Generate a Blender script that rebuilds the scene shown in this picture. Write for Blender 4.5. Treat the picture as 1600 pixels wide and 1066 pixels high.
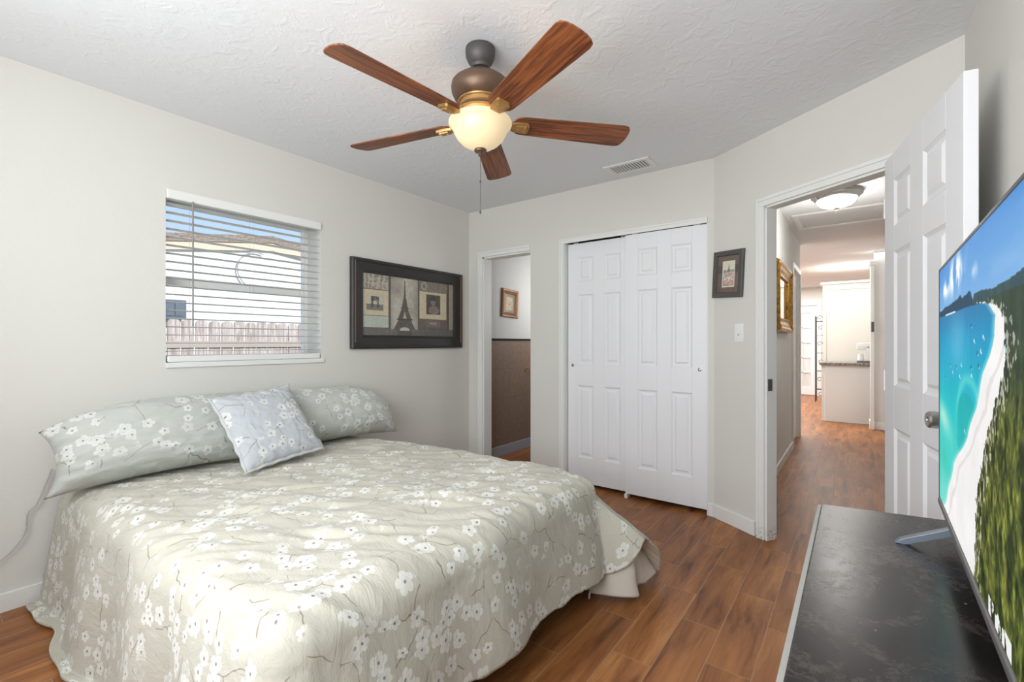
import bpy, bmesh, math, random
import numpy as np
from mathutils import Vector, Matrix, noise
for o in list(bpy.data.objects): bpy.data.objects.remove(o)
random.seed(7)
S = bpy.context.scene; COL = S.collection; PI = math.pi

# ------------------------------------------------------------------ camera
cam_d = bpy.data.cameras.new('camera'); cam = bpy.data.objects.new('camera', cam_d); COL.objects.link(cam)
cam_d.sensor_width = 36; cam_d.lens = 36*722/1600; cam_d.shift_y = 3/1600; cam_d.clip_start = .02
YAW = math.atan(538/722)
cam.location = (3.006, -3.340, 1.182); cam.rotation_euler = (PI/2, 0, YAW)
S.camera = cam
S.view_settings.view_transform = 'Standard'; S.view_settings.look = 'None'
S.view_settings.gamma = 1; S.view_settings.use_curve_mapping = False
S.view_settings.exposure = 0.22

# ------------------------------------------------------------------ world, sun, area lights
w = bpy.data.worlds.new('sky'); S.world = w; w.use_nodes = True
nt = w.node_tree; nt.nodes.clear()
tc = nt.nodes.new('ShaderNodeTexCoord'); sp = nt.nodes.new('ShaderNodeSeparateXYZ'); rp = nt.nodes.new('ShaderNodeValToRGB')
bg = nt.nodes.new('ShaderNodeBackground'); ow = nt.nodes.new('ShaderNodeOutputWorld')
nt.links.new(tc.outputs['Generated'], sp.inputs[0]); nt.links.new(sp.outputs['Z'], rp.inputs[0])
rp.color_ramp.elements[0].position = 0; rp.color_ramp.elements[0].color = (.62, .78, .93, 1)
rp.color_ramp.elements[1].position = .6; rp.color_ramp.elements[1].color = (.25, .48, .85, 1)
nt.links.new(rp.outputs[0], bg.inputs[0]); bg.inputs[1].default_value = 1.0
nt.links.new(bg.outputs[0], ow.inputs[0])

def lamp(name, kind, loc, energy, color=(1, 1, 1), rot=(0, 0, 0), size=.1, size_y=None, angle=None):
    d = bpy.data.lights.new(name, kind); d.energy = energy; d.color = color
    if kind == 'AREA':
        d.shape = 'RECTANGLE'; d.size = size; d.size_y = size_y or size
    elif kind == 'SUN': d.angle = angle or .01
    else: d.shadow_soft_size = size
    o = bpy.data.objects.new(name, d); COL.objects.link(o); o.location = loc; o.rotation_euler = rot
    return o
lamp('sun', 'SUN', (4, 0, 8), 4.2, (1, .96, .9), rot=(math.radians(-18), math.radians(48), 0))
# area light added in an assumed, unseen window behind the camera
lamp('rear_fill_area', 'AREA', (2.05, -3.90, 1.55), 57, (.96, .98, 1), rot=(PI/2+.16, 0, 0), size=2.0, size_y=1.3)

# ------------------------------------------------------------------ helpers
def lin(c):
    f = lambda v: v/12.92 if v <= .04045 else ((v+.055)/1.055)**2.4
    return tuple(f(v/255) for v in c) + (1,)

class N:
    """small node tree writer"""
    def __init__(s, name):
        s.m = bpy.data.materials.new(name); s.m.use_nodes = True; s.t = s.m.node_tree
        s.b = s.t.nodes['Principled BSDF']; s.out = s.t.nodes['Material Output']
    def n(s, typ, **kw):
        x = s.t.nodes.new('ShaderNode'+typ)
        for k, v in kw.items(): setattr(x, k, v)
        return x
    def set(s, sock, v):
        if isinstance(v, bpy.types.NodeSocket): s.t.links.new(v, sock)
        elif v is not None: sock.default_value = v
    def math(s, op, a, b=None, c=None):
        x = s.n('Math', operation=op); s.set(x.inputs[0], a)
        if b is not None: s.set(x.inputs[1], b)
        if c is not None: s.set(x.inputs[2], c)
        return x.outputs[0]
    def mix(s, fac, a, b, mode='MIX'):
        x = s.n('MixRGB', blend_type=mode); s.set(x.inputs[0], fac); s.set(x.inputs[1], a); s.set(x.inputs[2], b); return x.outputs[0]
    def noise(s, vec=None, scale=5, detail=4, rough=.5, dist=0, out='Fac'):
        x = s.n('TexNoise'); s.set(x.inputs['Vector'], vec); x.inputs['Scale'].default_value = scale
        x.inputs['Detail'].default_value = detail; x.inputs['Roughness'].default_value = rough; x.inputs['Distortion'].default_value = dist
        return x.outputs[out]
    def coord(s, kind='Object'): return s.n('TexCoord').outputs[kind]
    def mapping(s, vec, sc=(1, 1, 1), rot=(0, 0, 0), loc=(0, 0, 0)):
        x = s.n('Mapping'); s.set(x.inputs['Vector'], vec); x.inputs['Scale'].default_value = sc
        x.inputs['Rotation'].default_value = rot; x.inputs['Location'].default_value = loc; return x.outputs[0]
    def ramp(s, fac, pts):
        x = s.n('ValToRGB'); s.set(x.inputs[0], fac); e = x.color_ramp.elements
        while len(e) < len(pts): e.new(.5)
        for i, (p, c) in enumerate(pts): e[i].position = p; e[i].color = c if len(c) == 4 else tuple(c)+(1,)
        return x.outputs[0]
    def step(s, v, lo, hi):
        x = s.n('MapRange', interpolation_type='SMOOTHSTEP'); s.set(x.inputs[0], v); x.inputs[1].default_value = lo; x.inputs[2].default_value = hi
        return x.outputs[0]
    def bump(s, h, strength=.3, dist=.01):
        x = s.n('Bump'); x.inputs['Strength'].default_value = strength; x.inputs['Distance'].default_value = dist
        s.set(x.inputs['Height'], h); s.t.links.new(x.outputs[0], s.b.inputs['Normal']); return x
    def base(s, c, rough=.6, metal=0, spec=.5):
        s.set(s.b.inputs['Base Color'], c); s.set(s.b.inputs['Roughness'], rough)
        s.b.inputs['Metallic'].default_value = metal; s.b.inputs['Specular IOR Level'].default_value = spec
        return s

def plain(name, rgb, rough=.6, metal=0, nscale=30, var=.06, bump=.05):
    n = N(name); f = n.noise(n.coord(), nscale, 3)
    c = lin(rgb); d = tuple(x*(1-var) for x in c[:3])+(1,)
    n.base(n.mix(f, d, c), rough, metal)
    if bump: n.bump(f, bump, .002)
    return n.m

def paint(name, rgb, rough=.75, scale=60, strength=.25, dist=.002, blotch=.03):
    n = N(name); co = n.coord(); f = n.noise(co, scale, 3); g = n.noise(co, 1.3, 3)
    c = lin(rgb); d = tuple(x*(1-blotch*2) for x in c[:3])+(1,)
    n.base(n.mix(g, d, c), rough); n.bump(f, strength, dist); return n.m

M = {}
M['wall'] = paint('wall_paint', (221, 219, 212), .8, 45, .3, .003)
M['hallwall'] = paint('hall_paint', (226, 226, 222), .8, 30, .5, .006)
M['bathwall'] = paint('bath_paint', (205, 205, 203), .8)
M['trim'] = paint('trim_paint', (234, 234, 230), .45, 80, .1, .001, .02)
M['door'] = paint('door_paint', (236, 236, 238), .42, 150, .06, .001, .01)
def chipped():
    n = N('chipped_trim_paint'); co = n.coord(); sp = n.n('SeparateXYZ'); n.set(sp.inputs[0], co)
    hi = n.math('MULTIPLY', n.math('SUBTRACT', 1, n.step(sp.outputs[2], .02, .10)), n.step(n.noise(co, 90, 3, .7), .52, .60))
    n.base(n.mix(n.math('MULTIPLY', hi, .8), lin((232, 232, 228)), lin((96, 92, 90))), .5); return n.m
M['chipped'] = chipped()
M['blue_trim'] = paint('bath_trim_paint', (168, 170, 182), .5)
def ceiling_mat():
    n = N('ceiling_texture'); co = n.coord()
    a = n.noise(co, 13, 5, .6, .8); b = n.noise(co, 40, 4, .6, .6)
    h = n.math('ADD', n.step(a, .48, .66), n.math('MULTIPLY', b, .9))
    n.base(lin((232, 233, 235)), .85); n.bump(h, .28, .0035); return n.m
M['ceiling'] = ceiling_mat()

def floor_mat():
    n = N('wood_look_tile'); co = n.coord(); sp = n.n('SeparateXYZ'); n.set(sp.inputs[0], co)
    X, Y = sp.outputs[0], sp.outputs[1]
    rw, ln = .1525, .605
    xr = n.math('DIVIDE', n.math('ADD', X, .035), rw); row = n.math('FLOOR', xr); fx = n.math('FRACT', xr)
    off = n.math('MULTIPLY', n.math('FRACT', n.math('MULTIPLY', row, .3819)), 1.0)
    yr = n.math('ADD', n.math('DIVIDE', n.math('ADD', Y, 20.), ln), off); cell = n.math('FLOOR', yr); fy = n.math('FRACT', yr)
    ex = n.math('MULTIPLY', n.math('MINIMUM', fx, n.math('SUBTRACT', 1, fx)), rw)
    ey = n.math('MULTIPLY', n.math('MINIMUM', fy, n.math('SUBTRACT', 1, fy)), ln)
    e = n.math('MINIMUM', ex, ey); grout = n.math('SUBTRACT', 1, n.step(e, .0008, .0021))
    cb = n.n('CombineXYZ'); n.set(cb.inputs[0], row); n.set(cb.inputs[1], cell)
    wn = n.n('TexWhiteNoise'); n.set(wn.inputs[0], cb.outputs[0]); rnd = wn.outputs['Value']
    sh = n.n('VectorMath', operation='ADD'); n.set(sh.inputs[0], co)
    sc = n.n('VectorMath', operation='SCALE'); n.set(sc.inputs[0], wn.outputs['Color']); sc.inputs['Scale'].default_value = 7
    n.set(sh.inputs[1], sc.outputs[0])
    g = n.noise(n.mapping(sh.outputs[0], (8, .9, 1)), 2.0, 5, .62, .55)
    g2 = n.noise(n.mapping(sh.outputs[0], (60, 3, 1)), 2, 3, .6)
    big = n.noise(n.mapping(sh.outputs[0], (3, 1, 1)), 1.6, 2)
    c = n.ramp(g, [(.30, lin((88, 52, 28))), (.42, lin((140, 88, 48))), (.56, lin((168, 110, 62))), (.72, lin((196, 136, 80)))])
    c = n.mix(n.math('MULTIPLY', n.step(g2, .45, .75), .22), c, lin((112, 68, 38)))
    c = n.mix(n.math('MULTIPLY', n.step(big, .5, .72), .35), c, lin((190, 122, 66)))
    c = n.mix(n.math('MULTIPLY', rnd, .42), c, lin((118, 70, 38)))
    c = n.mix(n.math('MULTIPLY', grout, .75), c, lin((168, 140, 112)))
    n.base(c, n.math('ADD', .34, n.math('MULTIPLY', g2, .14)), 0, .35)
    n.bump(n.math('SUBTRACT', n.math('MULTIPLY', g2, .15), grout), .35, .002); return n.m
M['floor'] = floor_mat()

def flower_mat(name, basec, scale=13.5, size=1.0, darker=.9):
    n = N(name); uv = n.n('UVMap').outputs[0]
    wob = n.noise(uv, 9, 2, out='Color'); wv = n.n('VectorMath', operation='SCALE'); n.set(wv.inputs[0], wob); wv.inputs['Scale'].default_value = .012
    uw = n.n('VectorMath', operation='ADD'); n.set(uw.inputs[0], uv); n.set(uw.inputs[1], wv.outputs[0]); U = n.mapping(uw.outputs[0], (1, 1, 0))
    weave = n.noise(n.mapping(uv, (1, 1, 1)), 420, 2)
    bl = n.noise(uv, 3.5, 3)
    col = n.mix(bl, lin(tuple(int(x*darker) for x in basec)), lin(basec))
    # twigs
    tw = n.noise(uv, 5, 3, out='Color'); tv = n.n('VectorMath', operation='SCALE'); n.set(tv.inputs[0], tw); tv.inputs['Scale'].default_value = .16
    tu = n.n('VectorMath', operation='ADD'); n.set(tu.inputs[0], uv); n.set(tu.inputs[1], tv.outputs[0])
    v2 = n.n('TexVoronoi', voronoi_dimensions='2D', feature='DISTANCE_TO_EDGE'); n.set(v2.inputs['Vector'], tu.outputs[0]); v2.inputs['Scale'].default_value = 6.5
    twig = n.math('SUBTRACT', 1, n.step(v2.outputs['Distance'], .004, .016))
    tmask = n.step(n.noise(uv, 11, 1), .49, .53)
    col = n.mix(n.math('MULTIPLY', n.math('MULTIPLY', twig, tmask), .72), col, lin((124, 106, 88)))
    for k, (scl, offs, pres) in enumerate(((scale, (0, 0, 0), .42), (scale*1.12, (3.37, 1.73, 0), .55))):
        P = n.mapping(U, (1, 1, 1), loc=offs)
        v = n.n('TexVoronoi', voronoi_dimensions='2D'); n.set(v.inputs['Vector'], P); v.inputs['Scale'].default_value = scl; v.inputs['Randomness'].default_value = .9
        d = n.n('VectorMath', operation='SUBTRACT'); n.set(d.inputs[0], P); n.set(d.inputs[1], v.outputs['Position'])
        s2 = n.n('SeparateXYZ'); n.set(s2.inputs[0], d.outputs[0])
        ln = n.n('VectorMath', operation='LENGTH'); n.set(ln.inputs[0], d.outputs[0]); r = ln.outputs['Value']
        cs = n.n('SeparateColor'); n.set(cs.inputs[0], v.outputs['Color'])
        ang = n.math('ADD', n.math('ARCTAN2', s2.outputs[1], s2.outputs[0]), n.math('MULTIPLY', cs.outputs[1], 6.28))
        pet = n.math('ABSOLUTE', n.math('COSINE', n.math('MULTIPLY', ang, 2.5)))
        lim = n.math('MULTIPLY', n.math('ADD', .0185*size, n.math('MULTIPLY', n.math('POWER', pet, .6), .012*size)), n.math('ADD', .65, n.math('MULTIPLY', cs.outputs[2], .38)))
        present = n.step(cs.outputs[0], pres, pres+.02)
        clump = n.step(n.noise(uv, 4.2, 1), .36+.06*k, .44+.06*k)
        pm = n.math('MULTIPLY', present, clump)
        mask = n.math('MULTIPLY', n.step(n.math('SUBTRACT', lim, r), 0, .002), pm)
        inner = n.math('MULTIPLY', n.step(n.math('SUBTRACT', n.math('MULTIPLY', lim, .72), r), 0, .008), .35)
        fc = n.mix(inner, lin((228, 228, 222)), lin((208, 210, 204)))
        col = n.mix(n.math('MULTIPLY', mask, .66), col, fc)
        ring = n.math('MULTIPLY', n.math('SUBTRACT', 1, n.step(r, .0030, .0052)), pm)
        col = n.mix(n.math('MULTIPLY', ring, .8), col, lin((112, 96, 84)))
    n.base(col, .9, 0, .15); n.b.inputs['Sheen Weight'].default_value = .15
    cr = n.noise(n.mapping(uv, (1, 2.2, 1), rot=(0, 0, -.65)), 9, 5, .62, .6)
    n.bump(n.math('ADD', n.math('MULTIPLY', weave, .05), cr), .55, .012); return n.m
M['quilt'] = flower_mat('floral_quilt_cloth', (200, 196, 181))
M['sham'] = flower_mat('floral_sham_cloth', (196, 199, 192), 11.5, 1.05, .93)
M['cush'] = flower_mat('floral_cushion_cloth', (194, 198, 202), 14, .9, .95)
M['lining'] = plain('cream_lining', (222, 214, 200), .9, 0, 12, .08)
M['piping'] = plain('cushion_edge', (198, 199, 198), .9)
M['mattress'] = plain('mattress_ticking', (225, 223, 218), .9)
M['bedframe'] = plain('dark_bed_frame', (40, 34, 30), .5)

def wood(name, dark, light, sc=(30, 2.2, 2.2), rough=.42):
    n = N(name); co = n.coord(); g = n.noise(n.mapping(co, sc), 1.6, 5, .6, .8); g2 = n.noise(n.mapping(co, tuple(x*4 for x in sc)), 1.5, 3, .6)
    c = n.mix(n.step(g, .3, .7), lin(dark), lin(light)); c = n.mix(n.math('MULTIPLY', n.step(g2, .5, .75), .4), c, lin(dark))
    n.base(c, rough); n.bump(g2, .1, .001); return n.m
M['blade'] = wood('walnut_blade', (78, 38, 20), (158, 90, 48), (2.5, 40, 5))
M['bronze'] = plain('oil_rubbed_bronze', (116, 92, 76), .42, .55, 40, .25)
M['bronze_grey'] = plain('dark_bronze', (88, 84, 82), .5, .35, 40, .2)
M['antique'] = plain('antique_gold_bronze', (196, 156, 102), .38, .6, 40, .25)
M['nickel'] = plain('satin_nickel', (176, 174, 170), .3, .9)
M['gold'] = wood('gilt_frame', (120, 78, 22), (198, 150, 52), (14, 14, 14), .38)
M['gold'].node_tree.nodes['Principled BSDF'].inputs['Metallic'].default_value = .45
M['white_plastic'] = plain('white_plastic', (238, 238, 235), .4, 0, 30, .02, 0)
M['slat'] = plain('white_blind_slat', (236, 236, 232), .5, 0, 30, .02, 0)
M['black'] = plain('matt_black_frame', (46, 45, 43), .45, 0, 60, .2)
M['dark_inside'] = plain('dark_recess', (30, 28, 27), .9)
M['grey_frame'] = plain('charcoal_frame', (84, 82, 78), .5)
M['alu'] = plain('grey_metal_bezel', (108, 106, 105), .45, .4)
M['foot'] = plain('blue_grey_metal_foot', (120, 130, 140), .4, .55)
M['cord'] = plain('white_cord', (184, 184, 182), .5)
def glass(name, gloss=.06, tint=(1, 1, 1)):
    n = N(name); tr = n.n('BsdfTransparent'); gl = n.n('BsdfGlossy'); mx = n.n('MixShader'); fr = n.n('LayerWeight'); fr.inputs[0].default_value = .5
    tr.inputs[0].default_value = tuple(tint)+(1,); gl.inputs['Roughness'].default_value = .02
    n.set(mx.inputs[0], n.math('ADD', n.math('MULTIPLY', n.math('POWER', fr.outputs['Facing'], 4), .45), gloss*.5)); n.set(mx.inputs[1], tr.outputs[0]); n.set(mx.inputs[2], gl.outputs[0]); n.set(n.out.inputs[0], mx.outputs[0]); return n.m
M['glass'] = glass('clear_glass', .04)
def emis(name, rgb, strength, rough=.3):
    n = N(name); n.base(lin(rgb), rough); n.b.inputs['Emission Color'].default_value = lin(rgb); n.b.inputs['Emission Strength'].default_value = strength
    return n.m
def dresser_mat():
    n = N('worn_black_lacquer'); co = n.coord()
    sm = n.noise(n.mapping(co, (1, .8, 1), rot=(0, 0, .6)), 3.6, 7, .7, .9); fine = n.noise(co, 70, 5, .75)
    st = n.noise(n.mapping(co, (4, 40, 1), rot=(0, 0, .7)), 3, 4, .7)
    st2 = n.noise(n.mapping(co, (50, 4, 1), rot=(0, 0, .25)), 3, 4, .7)
    smear = n.math('MULTIPLY', n.step(sm, .36, .80), n.step(fine, .34, .70))
    c = n.mix(n.math('MULTIPLY', smear, 1.0), lin((22, 20, 19)), lin((118, 106, 96)))
    c = n.mix(n.math('MULTIPLY', n.step(st, .66, .74), .35), c, lin((140, 132, 122)))
    c = n.mix(n.math('MULTIPLY', n.step(st2, .68, .75), .3), c, lin((140, 132, 122)))
    dots = n.n('TexVoronoi'); n.set(dots.inputs['Vector'], co); dots.inputs['Scale'].default_value = 16
    c = n.mix(n.math('MULTIPLY', n.math('SUBTRACT', 1, n.step(dots.outputs['Distance'], .03, .05)), .6), c, lin((190, 185, 175)))
    n.base(c, n.math('ADD', .24, n.math('MULTIPLY', smear, .3)), 0, .4); n.bump(fine, .05, .001); return n.m
M['dresser'] = dresser_mat()
M['dresser_side'] = plain('black_painted_wood', (34, 32, 31), .5)
M['dresser_edge'] = plain('pale_edge', (176, 172, 166), .5, 0, 20, .2)  # lighter tone for the strip along the front edge
def tile_mat():
    n = N('brown_bath_tile'); co = n.coord(); sp = n.n('SeparateXYZ'); n.set(sp.inputs[0], co)
    fz = n.math('FRACT', n.math('DIVIDE', n.math('ADD', sp.outputs[2], .02), .31)); fy = n.math('FRACT', n.math('DIVIDE', n.math('ADD', sp.outputs[1], 9.93), .62))
    e = n.math('MINIMUM', n.math('MULTIPLY', n.math('MINIMUM', fz, n.math('SUBTRACT', 1, fz)), .31), n.math('MULTIPLY', n.math('MINIMUM', fy, n.math('SUBTRACT', 1, fy)), .62))
    gr = n.math('SUBTRACT', 1, n.step(e, .001, .003)); g = n.noise(n.mapping(co, (1, 4, 4)), 5, 6, .7)
    c = n.mix(g, lin((112, 92, 80)), lin((160, 136, 120))); c = n.mix(n.math('MULTIPLY', gr, .5), c, lin((82, 70, 62)))
    n.base(c, .4); return n.m
M['tile'] = tile_mat()
def granite():
    n = N('granite'); c = n.ramp(n.noise(n.coord(), 60, 6, .8), [(.35, lin((50, 46, 44))), (.5, lin((128, 118, 110))), (.65, lin((190, 182, 172)))])
    n.base(c, .25); return n.m
M['granite'] = granite()
M['fence_wood'] = wood('weathered_picket', (164, 144, 136), (220, 212, 206), (20, 20, 1.5), .9)
def shingle():
    n = N('roof_shingles'); c = n.ramp(n.noise(n.mapping(n.coord(), (3, 3, 10)), 5, 6, .75), [(.35, lin((96, 86, 80))), (.6, lin((178, 160, 146)))]); n.base(c, .95); return n.m
M['shingle'] = shingle()
M['stucco'] = paint('white_stucco', (244, 243, 240), .9, 40, .3)
M['beige'] = paint('beige_fascia', (226, 208, 184), .8)
M['grass'] = plain('ground_soil', (120, 116, 84), .95)
M['utility'] = plain('utility_box_grey', (104, 114, 126), .6, .2)
M['leaf'] = plain('shrub_leaf', (176, 196, 92), .7)
M['twig'] = plain('brown_twig', (158, 116, 84), .8)
M['iron'] = plain('dark_iron', (70, 68, 68), .5, .6)

def tag(o, label=None, cat=None, group=None, kind=None):
    if label: o['label'] = label
    if cat: o['category'] = cat
    if group: o['group'] = group
    if kind: o['kind'] = kind
    return o
def empty(name, loc=(0, 0, 0), rz=0, **kw):
    o = bpy.data.objects.new(name, None); o.empty_display_size = .05; COL.objects.link(o); o.location = loc; o.rotation_euler = (0, 0, rz)
    tag(o, **kw); return o
def link(name, me, parent=None, mats=None):
    o = bpy.data.objects.new(name, me); COL.objects.link(o)
    if parent: o.parent = parent
    for m in (mats or []): me.materials.append(m)
    return o

class MB:
    def __init__(s): s.bm = bmesh.new()
    def box(s, a, b, mat=None, bevel=0):
        a, b = Vector(a), Vector(b); r = bmesh.ops.create_cube(s.bm, size=1)
        for v in r['verts']:
            v.co = Vector(((a.x+b.x)/2+v.co.x*abs(b.x-a.x), (a.y+b.y)/2+v.co.y*abs(b.y-a.y), (a.z+b.z)/2+v.co.z*abs(b.z-a.z)))
            if mat: v.co = mat @ v.co
        if bevel:
            ed = list({e for v in r['verts'] for e in v.link_edges})
            bmesh.ops.bevel(s.bm, geom=ed, offset=bevel, segments=2, affect='EDGES', profile=.7)
        return s
    def prism(s, pts, z0, z1, mat=None):
        """pts: 2D outline in xy, extruded z0..z1, then transformed"""
        f = lambda p, z: (mat @ Vector((p[0], p[1], z))) if mat else Vector((p[0], p[1], z))
        lo = [s.bm.verts.new(f(p, z0)) for p in pts]; hi = [s.bm.verts.new(f(p, z1)) for p in pts]; k = len(pts)
        s.bm.faces.new(lo[::-1]); s.bm.faces.new(hi)
        for i in range(k): s.bm.faces.new((lo[i], lo[(i+1) % k], hi[(i+1) % k], hi[i]))
        return s
    def frustum(s, a, b, inset, y0, y1):
        """rectangle x,z a..b at y0 shrinking by inset at y1"""
        lo = [(a[0], a[1]), (b[0], a[1]), (b[0], b[1]), (a[0], b[1])]
        hi = [(a[0]+inset, a[1]+inset), (b[0]-inset, a[1]+inset), (b[0]-inset, b[1]-inset), (a[0]+inset, b[1]-inset)]
        L = [s.bm.verts.new((p[0], y0, p[1])) for p in lo]; Hh = [s.bm.verts.new((p[0], y1, p[1])) for p in hi]
        s.bm.faces.new(Hh); s.bm.faces.new(L[::-1])
        for i in range(4): s.bm.faces.new((L[i], L[(i+1) % 4], Hh[(i+1) % 4], Hh[i]))
        return s
    def lathe(s, prof, seg=48, mat=None, cap=True):
        rings = []
        for r, z in prof:
            rings.append([s.bm.verts.new((mat @ Vector((r*math.cos(2*PI*i/seg), r*math.sin(2*PI*i/seg), z))) if mat else (r*math.cos(2*PI*i/seg), r*math.sin(2*PI*i/seg), z)) for i in range(seg)])
        for a, b in zip(rings, rings[1:]):
            for i in range(seg): s.bm.faces.new((a[i], a[(i+1) % seg], b[(i+1) % seg], b[i]))
        if cap: s.bm.faces.new(rings[0][::-1]); s.bm.faces.new(rings[-1])
        return s
    def tube(s, pts, r, seg=8, taper=None):
        pts = [Vector(p) for p in pts]; rings = []; up = Vector((0, 0, 1))
        for i, p in enumerate(pts):
            t = (pts[min(i+1, len(pts)-1)]-pts[max(i-1, 0)]).normalized()
            a = t.cross(up); a = t.cross(Vector((1, 0, 0))) if a.length < .05 else a
            a.normalize(); b = t.cross(a).normalized(); rr = r if taper is None else r*(1+(taper-1)*i/(len(pts)-1))
            rings.append([s.bm.verts.new(p+a*rr*math.cos(2*PI*k/seg)+b*rr*math.sin(2*PI*k/seg)) for k in range(seg)])
        for a, b in zip(rings, rings[1:]):
            for i in range(seg): s.bm.faces.new((a[i], a[(i+1) % seg], b[(i+1) % seg], b[i]))
        s.bm.faces.new(rings[0][::-1]); s.bm.faces.new(rings[-1]); return s
    def build(s, name, mat, parent=None, smooth=False, bevel=0, kind=None, **kw):
        bmesh.ops.recalc_face_normals(s.bm, faces=s.bm.faces)
        me = bpy.data.meshes.new(name); s.bm.to_mesh(me); s.bm.free()
        if smooth:
            for p in me.polygons: p.use_smooth = True
            me.set_sharp_from_angle(angle=math.radians(38))
        o = link(name, me, parent, mat if isinstance(mat, list) else [mat])
        if bevel:
            m = o.modifiers.new('bevel', 'BEVEL'); m.width = bevel; m.segments = 2; m.limit_method = 'ANGLE'
        if kind: o['kind'] = kind
        tag(o, **kw); return o
def spline(pts, n=12):
    P = [Vector(p) for p in pts]; P = [P[0]*2-P[1]]+P+[P[-1]*2-P[-2]]; out = []
    for i in range(1, len(P)-2):
        for k in range(n):
            t = k/n; a, b, c, d = P[i-1:i+3]
            out.append(.5*((2*b)+(c-a)*t+(2*a-5*b+4*c-d)*t*t+(3*b-a-3*c+d)*t**3))
    out.append(P[-2]); return out
def ST(mb, name, mat, **kw): return mb.build(name, mat, kind='structure', **kw)

# ------------------------------------------------------------------ room shell
HC = 2.44
CD = Vector((.84054, -.54174, 0)); CN = Vector((.54174, .84054, 0)); C0 = Vector((2.232, 0, 0))   # angled wall: direction, outward normal, start
MC = Matrix.Translation(C0) @ Matrix(((CD.x, CN.x, 0, 0), (CD.y, CN.y, 0, 0), (0, 0, 1, 0), (0, 0, 0, 1)))   # local x along, y outward
CLEN = 1.3436; CP = C0+CD*CLEN     # (3.361, -.728)
ST(MB().box((-1.2, -4.1, -.1), (4.8, 9.4, 0)), 'floor', M['floor'])
ST(MB().box((-1.2, -4.1, HC), (4.8, 9.4, HC+.12)), 'ceiling', M['ceiling'])
WY0, WY1, WZ0, WZ1 = -2.452, -1.545, 1.075, 2.012
m = MB()
m.box((-.2, -4.1, 0), (0, WY0, HC)); m.box((-.2, WY1, 0), (0, 2.1, HC)); m.box((-.2, WY0, 0), (0, WY1, WZ0)); m.box((-.2, WY0, WZ1), (0, WY1, HC))
ST(m, 'wall_left', M['wall'])
BX0, BX1, BZ = .175, .72, 1.99; KX0, KX1, KZ = 1.055, 2.19, 2.035
m = MB(); T = .11
m.box((0, 0, 0), (BX0, T, HC)); m.box((BX0, 0, BZ), (BX1, T, HC)); m.box((BX1, 0, 0), (KX0, T, HC)); m.box((KX0, 0, KZ), (KX1, T, HC)); m.box((KX1, 0, 0), (2.245, T, HC))
ST(m, 'wall_back', M['wall'])
CS0, CS1, CZ, CT = .40, 1.075, 2.0, .075
m = MB()
m.box((0, 0, 0), (CS0, CT, HC), MC); m.box((CS0, 0, CZ), (CS1, CT, HC), MC); m.box((CS1, 0, 0), (CLEN, CT, HC), MC)
ST(m, 'wall_angled', M['wall'])
ST(MB().box((3.361, -4.1, 0), (3.48, -.72, HC)), 'wall_right', M['wall'])
m = MB(); RX0, RX1, RZ0, RZ1 = 1.0, 3.1, .9, 2.2
m.box((-.2, -4.1, 0), (RX0, -3.95, HC)); m.box((RX1, -4.1, 0), (3.48, -3.95, HC)); m.box((RX0, -4.1, 0), (RX1, -3.95, RZ0)); m.box((RX0, -4.1, RZ1), (RX1, -3.95, HC))
ST(m, 'wall_front', M['wall'])
# closet and bathroom behind the back wall
ST(MB().box((.88, T, 0), (.96, 2.1, HC)), 'wall_bath_right', M['bathwall'])
ST(MB().box((-.2, 2.1, 0), (2.34, 2.2, HC)), 'wall_bath_back', M['bathwall'])
ST(MB().box((.96, .72, 0), (2.33, .80, HC)), 'wall_closet_back', M['dark_inside'])
ST(MB().box((0.0, T, 1.225), (.012, 2.1, HC)), 'wall_bath_left', M['bathwall'])
ST(MB().box((0.0, T, 0), (.02, 2.1, 1.215)), 'wall_bath_tiled', M['tile'])
ST(MB().box((0.0, T, 1.205), (.026, 2.1, 1.228)), 'trim_1', M['dark_inside'])
ST(MB().box((.02, T, 0), (.036, 2.1, .105)), 'baseboard_bath', M['blue_trim'], bevel=.004)
# hallway and kitchen
DY0, DY1 = 2.72, 3.48
m = MB(); m.box((2.33, .09, 0), (2.43, DY0, HC)); m.box((2.33, DY1, 0), (2.43, 3.61, HC)); m.box((2.33, DY0, 2.03), (2.43, DY1, HC))
ST(m, 'wall_hall_left', M['hallwall'])
ST(MB().box((3.34, -.70, 0), (3.44, 4.68, HC)), 'wall_hall_right', M['hallwall'])
ST(MB().box((3.20, 4.68, 0), (4.6, 4.80, HC)), 'wall_hall_end', M['hallwall'])
ST(MB().box((-1.2, 9.1, 0), (4.8, 9.2, HC)), 'wall_kitchen_far', M['hallwall'])
ST(MB().box((-1.2, 2.2, 0), (-1.1, 9.1, HC)), 'wall_kitchen_left', M['hallwall'])
ST(MB().box((4.6, 4.68, 0), (4.7, 9.1, HC)), 'wall_kitchen_right', M['hallwall'])
ST(MB().box((-1.1, 2.2, 0), (2.33, 2.25, HC)), 'wall_kitchen_near', M['hallwall'])
# baseboards
def bb(name, a, b, h=.085, mat=None, m4=None):
    mb = MB().box(a, (b[0], b[1], h), m4); return ST(mb, name, mat or M['trim'], bevel=.004)
bb('baseboard_left', (0, -3.95, 0), (.014, -.001, 0))
bb('baseboard_back', (.73, -.014, 0), (1.0, 0, 0), .06)
bb('baseboard_angled', (0, -.016, 0), (CS0-.065, 0, 0), .09, m4=MC)
bb('baseboard_right', (3.347, -3.95, 0), (3.361, -.74, 0))
bb('baseboard_hall_left', (2.43, .1, 0), (2.444, DY0-.06, 0))
bb('baseboard_hall_end', (3.205, 4.666, 0), (3.34, 4.68, 0), .1)
bb('baseboard_closet_return', (2.193, -.012, 0), (2.232, 0, 0), .09)
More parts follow.
